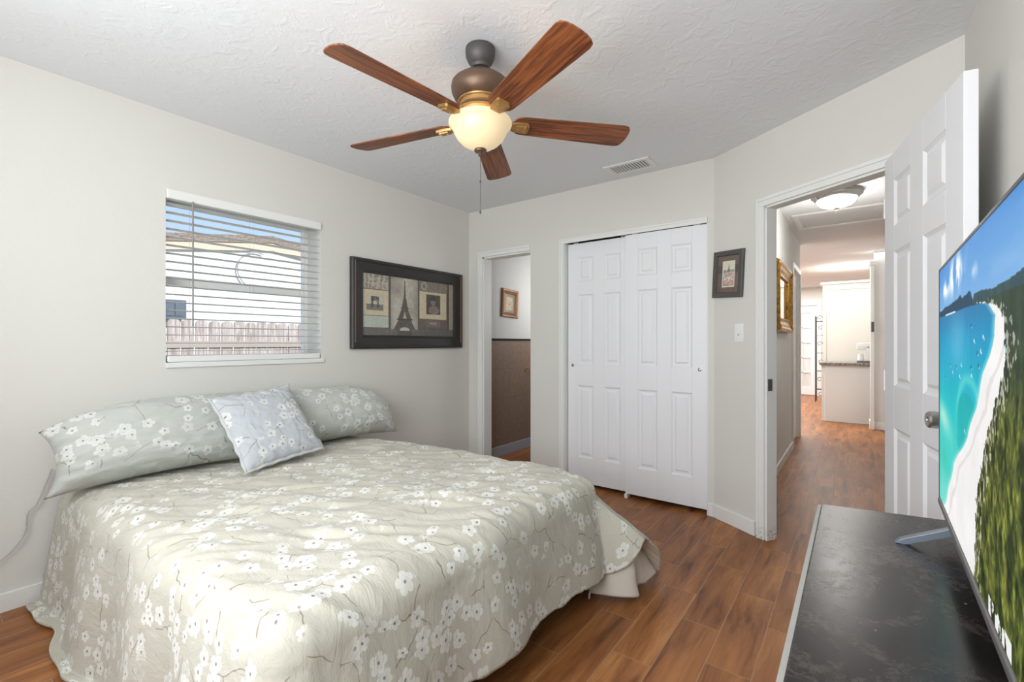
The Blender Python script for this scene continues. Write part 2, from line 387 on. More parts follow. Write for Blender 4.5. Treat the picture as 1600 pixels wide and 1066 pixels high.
# casings: each its own trim
def casing(name, x0, x1, ztop, wd=.055, m4=None, left=True, right=True, th=.014, y=0, mat=None):
    mb = MB()
    def strip(a, b):
        mb.box(a, b, m4)
    for side, on in ((x0, left), (x1, right)):
        if not on: continue
        s = -1 if side == x0 else 1
        xs = sorted((side, side+s*wd)); strip((xs[0], y-th, 0), (xs[1], y, ztop))
        xs = sorted((side+s*wd*.62, side+s*wd)); strip((xs[0], y-th-.006, 0), (xs[1], y-th, ztop+wd*.62))
    strip((x0-(wd if left else 0), y-th, ztop), (x1+(wd if right else 0), y, ztop+wd))
    strip((x0-(wd if left else 0), y-th-.006, ztop+wd*.62), (x1+(wd if right else 0), y-th, ztop+wd))
    return ST(mb, name, mat or M['trim'], bevel=.003)
casing('trim_2', BX0, BX1, BZ, .05, right=False)
casing('trim_3', KX0, KX1, KZ-.03, .04, right=False, th=.010)
casing('trim_4', CS0, CS1, CZ, .052, m4=MC, right=True, mat=M['chipped'])
# jamb liners
m = MB(); m.box((CS0, .0, 0), (CS0+.012, CT+.004, CZ), MC); m.box((CS0, 0, CZ-.012), (CS1, CT+.004, CZ), MC); m.box((CS1-.012, 0, 0), (CS1, CT+.004, CZ), MC)
j = ST(m, 'trim_5', M['chipped'])
MB().box((CS0+.012, .008, .895), (CS0+.016, .040, .965), MC).build('strike_plate', M['grey_frame'], j)
m = MB(); m.box((BX0, 0, 0), (BX0+.014, T, BZ)); m.box((BX0, 0, BZ-.014), (BX1, T, BZ)); ST(m, 'trim_6', M['trim'])
m = MB(); m.box((KX0, .0, 0), (KX0+.006, T, KZ)); m.box((KX1-.006, .0, 0), (KX1, T, KZ)); m.box((KX0, .002, KZ-.024), (KX1, .018, KZ)); ST(m, 'trim_7', M['trim'])
# metal edge where the closet doors run
m = MB(); m.box((KX0+.006, .02, KZ-.016), (KX1-.006, .10, KZ-.004)); ST(m, 'trim_8', M['alu'])

# ------------------------------------------------------------------ doors
def six_panel(w, h, t=.034, both=True, sx=None):
    """local x 0..w, y 0 (front) .. t, z 0..h"""
    mb = MB(); st = w*.165; mid = w*.17; pw = (w-2*st-mid)/2; cols = [(st, st+pw), (st+pw+mid, w-st)]
    rows = [(.105*h, .405*h), (.495*h, .785*h), (.84*h, .94*h)]
    rec = .009
    xs = [0, st, st+pw, st+pw+mid, w-st, w]
    for i in (0, 2, 4): mb.box((xs[i], 0, 0), (xs[i+1], t, h))
    zs = [0]+[z for r in rows for z in r]+[h]
    for c in cols:
        for i in range(0, len(zs), 2): mb.box((c[0], 0, zs[i]), (c[1], t, zs[i+1]))
        for r in rows:
            mb.box((c[0], rec, r[0]), (c[1], t-rec, r[1]))
            # sloped moulding around the recess and raised field
            for fy, s in ((0, 1), (t, -1)):
                k = .012
                for (a, b) in (((c[0], r[0]), (c[1], r[0])), ((c[1], r[0]), (c[1], r[1])), ((c[1], r[1]), (c[0], r[1])), ((c[0], r[1]), (c[0], r[0]))):
                    cx, cz = (c[0]+c[1])/2, (r[0]+r[1])/2
                    ins = lambda p: (p[0]+(k if p[0] < cx else -k), p[1]+(k if p[1] < cz else -k))
                    ia, ib = ins(a), ins(b)
                    v = [mb.bm.verts.new((q[0], yy, q[1])) for q, yy in ((a, fy+s*.001), (b, fy+s*.001), (ib, fy+s*rec), (ia, fy+s*rec))]
                    mb.bm.faces.new(v)
                ins2 = .024
                mb.frustum((c[0]+ins2, r[0]+ins2), (c[1]-ins2, r[1]-ins2), .014, fy+s*rec, fy+s*.002)
    return mb
# closet sliders
for name, x0, x1, y0, kx, lab in (('door_1', 1.066, 1.625, .052, .045, 'l'), ('door_2', 1.590, 2.181, .012, .545, 'r')):
    e = empty(name, (x0, y0, .032)); e['kind'] = 'structure'
    six_panel(x1-x0, 1.972, .03).build('door_leaf', M['door'], e, bevel=.0015)
    MB().lathe([(.013, 0), (.013, .003), (.009, .004), (.006, .0015)], 20, Matrix.Translation((kx, 0, .965)) @ Matrix.Rotation(PI/2, 4, 'X')).build('finger_pull', M['nickel'], e, smooth=True)
    m = MB()
    for q in (.07, x1-x0-.07): m.box((q-.02, .008, 1.972), (q+.02, .016, 1.984)); m.lathe([(.009, -.004), (.009, .004)], 12, Matrix.Translation((q, .012, 1.982)) @ Matrix.Rotation(PI/2, 4, 'X'))
    m.build('roller', M['white_plastic'], e)
MB().box((1.585, .0, .0), (1.61, .05, .03)).build('trim_9', M['white_plastic'], kind='structure')
# bedroom door, open against the right wall
hx, hy = 3.11, -.64; fx_, fy_ = 3.265, -1.41; L = math.hypot(fx_-hx, fy_-hy)
e = empty('door_3', (hx, hy, .012), math.atan2(fy_-hy, fx_-hx)); e['kind'] = 'structure'
# local x from hinge to free edge; local +y is on the right-wall side after rotation
six_panel(L, 1.99, .035).build('door_leaf', M['door'], e, bevel=.0015)
for s in (-1, 1):
    y0 = 0 if s < 0 else .035
    Mk = Matrix.Translation((L-.062, y0, .925)) @ Matrix.Rotation(-PI/2*s, 4, 'X')
    k = MB().lathe([(.032, 0), (.031, .006), (.018, .012), (.013, .018), (.013, .026), (.024, .031), (.0275, .045), (.0265, .062), (.022, .067), (.010, .066), (.008, .063)], 32, Mk)
    k.build('door_knob', M['nickel'], e, smooth=True)
MB().box((L-.001, .006, .89), (L+.0015, .029, .96)).build('latch_plate', M['white_plastic'], e)
m = MB()
for z in (.2, 1.0, 1.78): m.lathe([(.006, z-.045), (.006, z+.045)], 10, Matrix.Translation((-.004, .002, 0)))
m.build('hinge', M['white_plastic'], e)
# closed door in the hall's left wall
e = empty('door_4', (2.40, DY0+.02, .01), PI/2); e['kind'] = 'structure'
six_panel(DY1-DY0-.04, 2.0, .03).build('door_leaf', M['door'], e)
m = MB(); m.box((2.43, DY0-.06, 0), (2.446, DY0, 2.03)); m.box((2.43, DY1, 0), (2.446, DY1+.06, 2.03)); m.box((2.43, DY0-.06, 2.03), (2.446, DY1+.06, 2.09))
m.box((2.345, DY0, 0), (2.43, DY0+.015, 2.03)); m.box((2.345, DY1-.015, 0), (2.43, DY1, 2.03)); ST(m, 'trim_10', M['trim'], bevel=.003)
# end of the wall stub by the kitchen
m = MB(); m.box((3.16, 4.64, .12), (3.20, 4.84, 2.24)); m.box((3.145, 4.63, 2.24), (3.21, 4.85, 2.30)); m.box((3.15, 4.632, 0), (3.204, 4.85, .12)); ST(m, 'trim_11', M['trim'], bevel=.004)
# french door far away
e = empty('door_5', (1.40, 9.06, .01)); e['kind'] = 'structure'
m = MB(); W5 = .90
m.box((0, 0, 0), (.11, .035, 2.0)); m.box((W5-.12, 0, 0), (W5, .035, 2.0)); m.box((.11, 0, 0), (W5-.12, .035, .17)); m.box((.11, 0, 1.86), (W5-.12, .035, 2.0))
for i in range(1, 5): z = .17+1.69*i/5; m.box((.11, .006, z-.012), (W5-.12, .028, z+.012))
for i in range(1, 4): x = .11+(W5-.23)*i/4; m.box((x-.01, .006, .17), (x+.01, .028, 1.86))
m.build('door_frame', M['door'], e)
MB().box((.11, .014, .17), (W5-.12, .020, 1.86)).build('glass_pane', M['glass'], e)
ng = N('sheer_curtain_cloth'); gz = ng.noise(ng.mapping(ng.coord(), (30, 1, 1)), 1, 2); ng.base(ng.mix(gz, lin((205, 208, 208)), lin((240, 241, 240))), .9)
m = MB(); pts = [(.11+.67*i/40, .027+.004*math.sin(i*1.3)) for i in range(41)]; pts2 = [(a, b+.003) for a, b in reversed(pts)]
m.prism(pts+pts2, .17, 1.86); m.build('curtain', ng.m, e)
m = MB(); m.box((1.32, 9.06, 0), (1.40, 9.1, 2.03)); m.box((2.30, 9.06, 0), (2.38, 9.1, 2.03)); m.box((1.32, 9.06, 2.03), (2.38, 9.1, 2.12)); ST(m, 'trim_12', M['trim'])
# attic hatch in the hall ceiling
m = MB(); x0, x1, y0, y1 = 2.49, 3.27, 1.96, 2.66; q = .055
m.box((x0, y0, HC-.014), (x1, y0+q, HC)); m.box((x0, y1-q, HC-.014), (x1, y1, HC)); m.box((x0, y0+q, HC-.014), (x0+q, y1-q, HC)); m.box((x1-q, y0+q, HC-.014), (x1, y1-q, HC))
ST(m, 'trim_13', M['trim'], bevel=.003)

# ------------------------------------------------------------------ windows
def window(name, m4, wd, h, depth, lite=True):
    e = empty(name); e['kind'] = 'structure'; e.matrix_world = m4
    m = MB(); f = .035
    m.box((0, 0, 0), (f, .04, h)); m.box((wd-f, 0, 0), (wd, .04, h)); m.box((f, 0, 0), (wd-f, .04, f)); m.box((f, 0, h-f), (wd-f, .04, h))
    m.build('window_frame', M['white_plastic'], e, bevel=.003)
    m = MB(); m.box((f, -.008, h*.5-.03), (wd-f, .03, h*.5+.022)); m.build('meeting_rail', M['white_plastic'], e, bevel=.003)
    MB().box((f, .016, f), (wd-f, .020, h-f)).build('window_pane', M['glass'], e)
    return e
# local x along the wall, y outward
window('window_1', Matrix.Translation((-.165, WY0, WZ0)) @ Matrix.Rotation(PI/2, 4, 'Z') , WY1-WY0, WZ1-WZ0, .165)
window('assumed_rear_window', Matrix.Translation((RX1, -4.02, RZ0)) @ Matrix.Rotation(PI, 4, 'Z'), RX1-RX0, RZ1-RZ0, .1)  # unseen window, added as the opening for the rear area light
m = MB(); m.box((-.165, WY0, WZ0-.03), (.012, WY1+.02, WZ0)); ST(m, 'trim_14', M['trim'], bevel=.004)
# venetian blind
b = empty('window_blind', (0, (WY0+WY1)/2, WZ0), label='white slatted blind pulled down over the bedroom window', cat='blind')
hw = (WY1-WY0)/2-.008
m = MB(); m.box((-.045, -hw-.006, .895), (.014, hw+.006, .948)); m.build('headrail', M['slat'], b, bevel=.006)
m = MB(); m.box((-.046, -hw, .001), (.006, hw, .036)); m.build('bottom_rail', M['slat'], b, bevel=.006)
m = MB(); ns = 19
for i in range(ns):
    z = .062+i*(.89-.062-.02)/(ns-1)
    Mr = Matrix.Translation((-.021, 0, z)) @ Matrix.Rotation(math.radians(-4), 4, 'Y')
    pr = [(-.024, -.0012), (-.012, .0010), (0, .0018), (.012, .0010), (.024, -.0012), (.024, -.0004), (.012, .0018), (0, .0026), (-.012, .0018), (-.024, -.0004)]
    m.prism(pr[:5]+pr[5:], -hw, hw, Mr @ Matrix(((1, 0, 0, 0), (0, 0, 1, 0), (0, 1, 0, 0), (0, 0, 0, 1))))
m.build('slats', M['slat'], b)
m = MB()
for y in (-hw+.12, 0, hw-.12):
    for x in (-.046, .004): m.tube([(x, y, .04), (x, y, .89)], .0008, 5)
m.build('ladder_cords', M['cord'], b)
MB().tube([(.016, -hw+.115, .90), (.017, -hw+.115, .20)], .0045, 8).build('tilt_wand', plain('grey_wand', (150, 148, 145), .4), b, smooth=True, label='grey tilt wand')

# ------------------------------------------------------------------ outside the window
ST(MB().box((-30, -30, -.6), (-.2, 30, -.4)), 'ground', M['grass'])
fe = empty('picket_fence', (-3.9, 0, -.4), label='weathered grey wooden picket fence outside the window', cat='fence')
random.seed(3)
y = -3.2
while y < 2.4:
    wd = .138; h = 1.88+random.uniform(-.012, .012); m = MB()
    pts = [(-wd/2, 0), (wd/2, 0), (wd/2, h-.05)]+[(wd/2*math.cos(a), h-.05+.05*math.sin(a)) for a in [PI*k/8 for k in range(1, 8)]]+[(-wd/2, h-.05)]
    m.prism(pts, -.009, .009, Matrix.Translation((0, y, 0)) @ Matrix(((0, 0, 1, 0), (1, 0, 0, 0), (0, 1, 0, 0), (0, 0, 0, 1))))
    m.build('picket', M['fence_wood'], fe); y += wd+.012+random.uniform(0, .006)
for z in (.35, 1.52): MB().box((.010, -3.3, z), (.026, 2.5, z+.085)).build('fence_rail', plain('fence_rail_wood', (190, 180, 170), .9), fe)
ho = empty('neighbor_house', (-6.6, 0, -.4), label='white house with shingled roof beyond the fence', cat='house')
T2 = Matrix(((0, 0, 1, 0), (1, 0, 0, 0), (0, 1, 0, 0), (0, 0, 0, 1)))
m = MB(); m.prism([(-4, 0), (7, 0), (7, 2.9), (1.3, 3.55), (-4, 2.75)], -4, 0, T2); m.build('house_wall', M['stucco'], ho)
m = MB(); m.prism([(-4.2, 2.80), (1.3, 3.62), (7.2, 2.92), (7.2, 3.08), (1.3, 3.76), (-4.2, 2.94)], -4, .07, T2); m.build('roof', M['shingle'], ho)
m = MB(); m.prism([(-4.2, 2.68), (1.3, 3.46), (7.2, 2.78), (7.2, 2.93), (1.3, 3.63), (-4.2, 2.81)], .0, .05, T2); m.build('fascia', M['beige'], ho)
ub = MB(); ub.box((-6.58, -.62, 1.60), (-6.42, -.25, 1.93), bevel=.01); ub.box((-6.42, -.58, 1.65), (-6.41, -.45, 1.88)); ub.box((-6.42, -.42, 1.65), (-6.41, -.30, 1.88))
ub.build('utility_box', M['utility'], label='grey meter box on the white house wall', cat='box')
m = MB(); m.tube([(-6.56, 1.0+.36*math.cos(a), 2.62+.36*math.sin(a)) for a in [math.radians(70+k*10) for k in range(24)]], .012, 6)
m.build('cable_loop', M['cord'], smooth=True, label='pale cable looped on the white house wall', cat='cable')
br = MB()
random.seed(5)
for k in range(7):
    p = Vector((-5.6, 1.95, 1.80)); pts = [p]; d = Vector((0, -1, random.uniform(-.12, .12)))
    for q in range(6): p = p+d*.09+Vector((0, 0, random.uniform(-.02, .02))); pts.append(p)
    br.tube(pts, .012, 5, .4)
br.tube([(-5.6, 1.95, -.4), (-5.6, 1.97, .8), (-5.6, 1.95, 1.85)], .04, 8, .5); br.tube([(-5.6, 1.95, 1.45), (-5.62, 1.6, 1.42), (-5.6, 1.25, 1.38)], .02, 6, .3)
br.build('bare_tree', M['twig'], smooth=True, label='brown leafless twigs behind the fence', cat='tree')
random.seed(11); m = MB()
for k in range(150):
    c = Vector((-1.9+random.gauss(0, .08), -.62+random.gauss(0, .10), .85+random.uniform(-.35, .22))); R = Matrix.Rotation(random.uniform(0, 6), 4, 'Z') @ Matrix.Rotation(random.uniform(-1, 1), 4, 'X')
    m.prism([(0, -.03), (.012, 0), (0, .035), (-.012, 0)], -.001, .001, Matrix.Translation(c) @ R)
sh = empty('garden_shrub', (-1.9, -.62, -.4), label='yellow green shrub outside the window corner', cat='shrub')
o = m.build('foliage', M['leaf']); o.parent = sh; o.matrix_parent_inverse = Matrix.Translation((1.9, .62, .4))
o = MB().tube([(0, 0, 0), (.02, .01, .6), (0, 0, 1.3)], .012, 6, .5).build('stem', M['twig'], sh)

# ------------------------------------------------------------------ bed
bed = empty('bed', (0, 0, 0), label='bed with white mattress under the floral comforter', cat='bed')
def rbox(mb, a, b, bev): mb.box(a, b, bevel=bev); return mb
rbox(MB(), (.05, -2.83, .24), (1.99, -1.42, .47), .05).build('mattress', M['mattress'], bed, smooth=True)
rbox(MB(), (.05, -2.81, .14), (1.96, -1.44, .238), .02).build('box_spring', M['bedframe'], bed, smooth=True)
for x in (.25, 1.55):
    for y in (-2.65, -1.6): MB().lathe([(.025, 0), (.03, .14)], 16, Matrix.Translation((x, y, 0))).build('leg', M['bedframe'], bed, smooth=True)

X0, X1, Y0, Y1, TOP, RHO = .055, 2.045, -2.885, -1.315, .542, .11
IX, IY0, IY1 = X1-RHO, Y0+RHO, Y1-RHO
DF, DN, DR = .485, .66, .64
dimples = [(1.105, -2.269, 1), (1.133, -1.886, 1), (.702, -1.644, .9), (1.662, -2.519, 1.2), (1.25, -2.73, .7), (1.248, -2.568, .8), (1.683, -2.068, 1.2), (1.643, -1.638, 1.1), (.709, -2.454, .8), (.75, -2.05, .7), (1.45, -2.35, .5)]
RV = Vector((.8019, .5975)); FV = Vector((-.5975, .8019))
def drape(a, b):
    dx = max(0, a-IX); dy = (b-IY1) if b > IY1 else ((b-IY0) if b < IY0 else 0)
    d = math.hypot(dx, dy); px, py = min(a, IX), min(max(b, IY0), IY1)
    far = dy > 0
    th = math.atan2(abs(dy), dx) if d > 0 else 0
    cor = math.sin(2*th) if (dx > 0 and dy != 0) else 0
    # soft top
    n1 = noise.noise((a*1.7, b*1.7, .3)); n2 = noise.noise((a*4.3+7, b*4.3, 1.3))
    q = Vector((a, b)); u = q.dot(RV); v = q.dot(FV)
    w1 = noise.noise((u*2.3, v*9.5+.8*noise.noise((u*2, v*2, 5)), 2.2)); w2 = noise.noise((u*5.2, v*21, 4.4))
    wr = .012*(1-abs(w1)*2)+.006*(1-abs(w2)*2)
    z = TOP+.011*n1+.006*n2+wr
    # crown of the padding, a little lower towards foot and edges
    z += .034*min(1, max(0, (a-.4)/1.1))-.012-.018*min(1, max(0, (.42-a)/.15))
    for (cx, cy, s) in dimples:
        ddx = Vector((a-cx, b-cy)); uu = ddx.dot(RV)/.075; vv = ddx.dot(FV)/.022
        if abs(uu) < 4 and abs(vv) < 5: z -= .016*s*math.exp(-uu*uu-vv*vv); z += .009*s*math.exp(-(uu/1.2)**2-((vv-2.0)/1.2)**2)
    if d <= 0: return Vector((a, b, z))
    arc = RHO*PI/2; fl = .16+(1.05*min(1, 1.45*cor)**1.3*min(1, 1.6-th) if far else .25*cor)
    if dy < 0: fl = .14+.2*cor
    if d < arc: ph = d/RHO; out = RHO*math.sin(ph); dn = RHO*(1-math.cos(ph))
    else:
        e_ = d-arc; k = math.hypot(1, fl); out = RHO+e_*fl/k; dn = RHO+e_/k
    per = (b if dy == 0 else (a if dx == 0 else (IX+th*.5)))
    fr = min(1, max(0, (d-.08)/.35)); tn = (px+py)*1.0
    fold = math.sin(per*11+2*noise.noise((per*2.2, 0, 3)))*.018*fr+.03*fr*noise.noise((per*4.5, d*1.3, 8))
    if cor: fold *= (1-cor)
    out += fold
    if out < .2 and dy > 0 and dx == 0: pass
    dirx, diry = (dx/d, dy/d)
    zz = z-dn
    nx = px+dirx*out; ny = py+diry*out
    if zz < .022:
        ex = .022-zz; zz = .022+.012*abs(noise.noise((nx*9, ny*9, 1))); nx += dirx*ex*.30; ny += diry*ex*.30
    # wrinkles on the hanging cloth
    wz = noise.noise((nx*6, ny*6, zz*3))*.008*fr
    return Vector((nx+dirx*wz, ny+diry*wz, zz))
def cloth_grid(fn, a0, a1, na, b0, b1, nb, keep=None):
    bm = bmesh.new(); uvl = bm.loops.layers.uv.new('UVMap'); V = {}; AB = {}
    for i in range(na+1):
        for k in range(nb+1):
            a = a0+(a1-a0)*i/na; b = b0+(b1-b0)*k/nb; V[i, k] = bm.verts.new(fn(a, b)); AB[i, k] = (a, b)
    for i in range(na):
        for k in range(nb):
            ids = [(i, k), (i+1, k), (i+1, k+1), (i, k+1)]
            f = bm.faces.new([V[q] for q in ids]); f.smooth = True
            for lp, q in zip(f.loops, ids): lp[uvl].uv = AB[q]
    return bm
def quilt_fn(a, b):
    # shorten the hem at the far foot corner so it lifts and rounds off
    ax = max(0, a-IX); by = max(0, b-IY1)
    if ax > 0 and by > 0:
        t_ = min(1, by/DR)*min(1, ax/DF); s = 1-.11*math.sin(PI*min(1, t_*1.35))**2-.10*t_; a = IX+ax*s; b = IY1+by*s
    return drape(a, b)
bm = cloth_grid(quilt_fn, X0, IX+DF, 250, IY0-DN, IY1+DR, 270)
me = bpy.data.meshes.new('comforter'); bm.normal_update(); bm.to_mesh(me); bm.free()
q = link('floral_comforter', me, None, [M['quilt'], M['lining']])
so = q.modifiers.new('solid', 'SOLIDIFY'); so.thickness = .012; so.offset = -1; so.material_offset = 1; so.material_offset_rim = 0
tag(q, 'sage green comforter with white blossoms spread over the whole bed', 'comforter')
# cream lining folds hanging out under the foot corner
HEM = [(IX+DF, IY1-.06+(DR+.06)*k/60) for k in range(61)]
def lining_fn(a, b):
    k = a*60; i = min(59, int(k)); f_ = k-i; ha = HEM[i][0]; hb = HEM[i][1]*(1-f_)+HEM[i+1][1]*f_
    hem = quilt_fn(ha, hb); ins = quilt_fn(IX+(ha-IX)*.72, IY1+(hb-IY1)*(.72 if hb > IY1 else 1))
    c = Vector((IX, IY1, 0)); inward = (c-hem); inward.z = 0; inward.normalize()
    topp = ins+inward*.03+Vector((0, 0, -.012)); zb = .024+.012*abs(math.sin(a*9))+.02*a
    bot = hem+inward*(.055+.028*math.sin(a*11+.9)); bot.z = zb
    p = topp.lerp(bot, b); p += inward*(-.012*math.sin(b*PI)+.010*noise.noise((a*8, b*3, 0)))
    return p
bm = cloth_grid(lining_fn, 0, 1, 90, 0, 1, 30)
me = bpy.data.meshes.new('lining'); bm.to_mesh(me); bm.free()
lo = link('lining_fold', me, q, [M['lining']]); s2 = lo.modifiers.new('solid', 'SOLIDIFY'); s2.thickness = .008; s2.offset = 0
lo['label'] = 'plain cream lining showing at the corner'

# pillows
def pillow(name, W, Hh, T_, seed, mat, loc, up, side, flange=0, sag=0.0, lab='', cat='pillow', group=None, n=64, pinch=.10, wk=1.0):
    bm = bmesh.new(); uvl = bm.loops.layers.uv.new('UVMap'); up = Vector(up).normalized(); side = Vector(side).normalized(); nr = side.cross(up).normalized()
    grids = []
    for s in (1, -1):
        g = {}
        for i in range(n+1):
            for k in range(n+1):
                u = -1+2*i/n; v = -1+2*k/n
                prof = (max(0, 1-abs(u)**3.2)**.55)*(max(0, 1-abs(v)**3.0)**.6)
                pu = u*(1-pinch*(1-v*v)*.35*abs(u)**6 + .03*abs(v)**3); pv = v*(1-pinch*(1-u*u)*.5+.02)
                wr = wk*(.010*noise.noise((u*2.5+seed, v*2.5, s))+.006*(1-2*abs(noise.noise((u*7+seed, v*4, s*3)))))
                # gathers close to the edges
                eg = max(0, 1-(1-max(abs(u), abs(v)))/.3); wr += .007*eg*math.sin((u*9+v*11)*2+seed)*min(1, prof*3)
                th = s*(T_*prof+wr*min(1, prof*2))
                sg = (sag if isinstance(sag, tuple) else (sag, sag))[0 if u < 0 else 1]; zs = -sg*(abs(u)**2.4)*(.08+.92*(v+1)/2)
                p = Vector(loc)+side*(pu*W/2)+up*(pv*Hh/2+zs)+nr*th
                if s == -1 and (i in (0, n) or k in (0, n)): g[i, k] = grids[0][i, k]
                else: g[i, k] = bm.verts.new(p)
        grids.append(g)
        for i in range(n):
            for k in range(n):
                ids = [(i, k), (i+1, k), (i+1, k+1), (i, k+1)]; f = bm.faces.new([g[q_] for q_ in ids]); f.smooth = True
                for lp, q_ in zip(f.loops, ids): lp[uvl].uv = (q_[0]/n*W+seed+(0 if s > 0 else 3), q_[1]/n*Hh+seed)
    bmesh.ops.recalc_face_normals(bm, faces=bm.faces)
    me = bpy.data.meshes.new(name); bm.to_mesh(me)
    edge = [grids[0][i, 0].co.copy() for i in range(n)]+[grids[0][n, k].co.copy() for k in range(n)]+[grids[0][n-i, n].co.copy() for i in range(n)]+[grids[0][0, n-k].co.copy() for k in range(n)]
    bm.free(); o = link(name, me, None, [mat]); tag(o, lab, cat, group); return o, edge
p1, e1 = pillow('bed_pillow', .92, .40, .135, 1.3, M['sham'], (.215, -2.49, .727), (-.38, 0, .92), (0, 1, .0), sag=(.13, .03), pinch=.2, lab='long floral pillow against the wall under the window', cat='pillow')
p2, e2 = pillow('bed_pillow', .88, .38, .135, 5.7, M['sham'], (.215, -1.575, .722), (-.42, 0, .9), (0, 1, 0), sag=(.02, .20), pinch=.2, lab='floral pillow right of the square cushion, against the wall', cat='pillow')
BL, BR, TL, TR = Vector((.655, -2.325, .565)), Vector((.585, -1.90, .565)), Vector((.365, -2.385, .87)), Vector((.31, -1.95, .935))
ctr = (BL+BR+TL+TR)/4; sd = ((BR-BL)+(TR-TL)).normalized(); upv = ((TL-BL)+(TR-BR)).normalized()
p3, e3 = pillow('throw_cushion', .425, .43, .066, 9.1, M['cush'], ctr+Vector((.02, 0, .012)), upv, sd, lab='square blue grey floral cushion leaning on the pillows', cat='cushion', pinch=.12, wk=.45)
bm = bmesh.new(); me_pts = [p+Vector((0, 0, .0)) for p in e3]
# flat flange with a wavy edge all round the cushion
nr = sd.cross(upv).normalized(); c3 = ctr+Vector((.02, 0, .012)); ring = []
for i, p in enumerate(me_pts):
    o_ = (p-c3).normalized(); wv = .005*math.sin(i*.55)+.006*noise.noise((i*.11, 2, 0))
    quad = [p-o_*.012+nr*.004, p+o_*.014+nr*(.004+wv), p+o_*.014+nr*(-.003+wv), p-o_*.012-nr*.004]; ring.append([bm.verts.new(v) for v in quad])
for i in range(len(ring)):
    a, b_ = ring[i], ring[(i+1) % len(ring)]
    for k in range(4): bm.faces.new((a[k], a[(k+1) % 4], b_[(k+1) % 4], b_[k]))
bmesh.ops.recalc_face_normals(bm, faces=bm.faces)
me = bpy.data.meshes.new('flange'); bm.to_mesh(me); bm.free()
for p in me.polygons: p.use_smooth = True
link('flange', me, p3, [M['piping']])
# power cord down the wall
MB().tube(spline([(.03, -2.90, .60), (.03, -2.945, .46), (.03, -2.975, .42), (.03, -2.983, .344), (.035, -3.014, .283), (.03, -3.062, .237), (.03, -3.2, .16), (.03, -3.35, .08), (.03, -3.4, .02)], 10), .0035, 8).build('power_cord', M['cord'], smooth=True, label='white power cord hanging down the wall left of the bed', cat='cord')

# ------------------------------------------------------------------ ceiling fan
FC = (1.72, -1.84)
fan = empty('ceiling_fan', (FC[0], FC[1], HC), label='five blade wooden ceiling fan with lit cream glass bowl', cat='ceiling fan')
MB().lathe([(.052, -.0005), (.062, -.004), (.064, -.012), (.062, -.040), (.052, -.062), (.040, -.074), (.040, -.082), (.036, -.088), (.022, -.090)], 48).build('canopy', M['bronze_grey'], fan, smooth=True)
MB().lathe([(.013, -.085), (.013, -.135)], 20).build('downrod', M['bronze_grey'], fan, smooth=True)
MB().lathe([(.025, -.118), (.030, -.128), (.075, -.131), (.100, -.138), (.115, -.150), (.1215, -.158), (.1215, -.164), (.124, -.172), (.122, -.192), (.112, -.214), (.098, -.228), (.094, -.231)], 64).build('motor_housing', M['bronze'], fan, smooth=True)
MB().lathe([(.094, -.231), (.096, -.234), (.094, -.238), (.087, -.240), (.087, -.254), (.090, -.257), (.086, -.262), (.074, -.266), (.060, -.27), (.055, -.275), (.055, -.285), (.07, -.288), (.098, -.276), (.106, -.280), (.108, -.290), (.100, -.302), (.03, -.308)], 64).build('lower_housing', M['antique'], fan, smooth=True, label='gold bronze lower ring')
BZ_ = 2.125-HC
for k in range(5):
    a = math.radians(49+72*k); Rz = Matrix.Rotation(a, 4, 'Z'); Pt = Matrix.Rotation(math.radians(-12), 4, 'X')
    r0, r1 = .135, .675; pts = []
    for t in range(9): th = PI/2+PI*t/8; pts.append((r0+.05+.05*math.cos(th), .056*math.sin(th)))
    pts += [(r1-.10, -.069), (r1-.05, -.070)]
    for t in range(9): th = -PI/2+PI*t/8; pts.append((r1-.035+.035*max(0, math.cos(th))**.7, .062*math.sin(th) + .008*math.sin(th)))
    pts += [(r1-.05, .070), (r1-.10, .069)]
    bl = MB().prism(pts, -.003, .003).build('blade', M['blade'], fan, bevel=.0015)
    bl.matrix_local = Rz @ Matrix.Translation((0, 0, BZ_)) @ Pt
    m = MB()
    m.tube([(.06, 0, .045), (.085, 0, .032), (.11, 0, .010), (.135, 0, -.006), (.16, 0, -.008)], .0085, 10)
    m.prism([(.135, -.022), (.16, -.030), (.205, -.030), (.212, -.022), (.212, .022), (.205, .030), (.16, .030), (.135, .022)], -.014, -.0035)
    m.prism([(.155, -.017), (.198, -.020), (.198, .020), (.155, .017)], -.020, -.014)
    for sx, sy in ((.165, 0), (.195, .012), (.195, -.012)): m.lathe([(.004, -.023), (.004, -.019)], 8, Matrix.Translation((sx, sy, 0)))
    m.build('blade_iron', M['antique'], bl, smooth=True)
bowl = N('cream_alabaster_glass'); gg = bowl.noise(bowl.coord(), 7, 3)
bowl.base(lin((214, 190, 150)), .35); bowl.set(bowl.b.inputs['Emission Color'], bowl.mix(gg, lin((255, 226, 176)), lin((255, 238, 204)))); bowl.b.inputs['Emission Strength'].default_value = .36
MB().lathe([(.116, -.308), (.130, -.312), (.1345, -.320), (.1345, -.327), (.129, -.334), (.122, -.339), (.118, -.347), (.113, -.362), (.098, -.388), (.078, -.408), (.055, -.422), (.032, -.431), (.012, -.434),
            (.012, -.430), (.031, -.427), (.054, -.418), (.076, -.404), (.094, -.386), (.108, -.362), (.112, -.345), (.118, -.335), (.122, -.325), (.112, -.312)], 64, cap=False).build('glass_bowl', bowl.m, fan, smooth=True)
MB().lathe([(.004, -.425), (.024, -.432), (.027, -.437), (.024, -.443), (.012, -.447), (.008, -.452), (.010, -.458), (.004, -.464)], 32).build('finial', M['bronze'], fan, smooth=True)
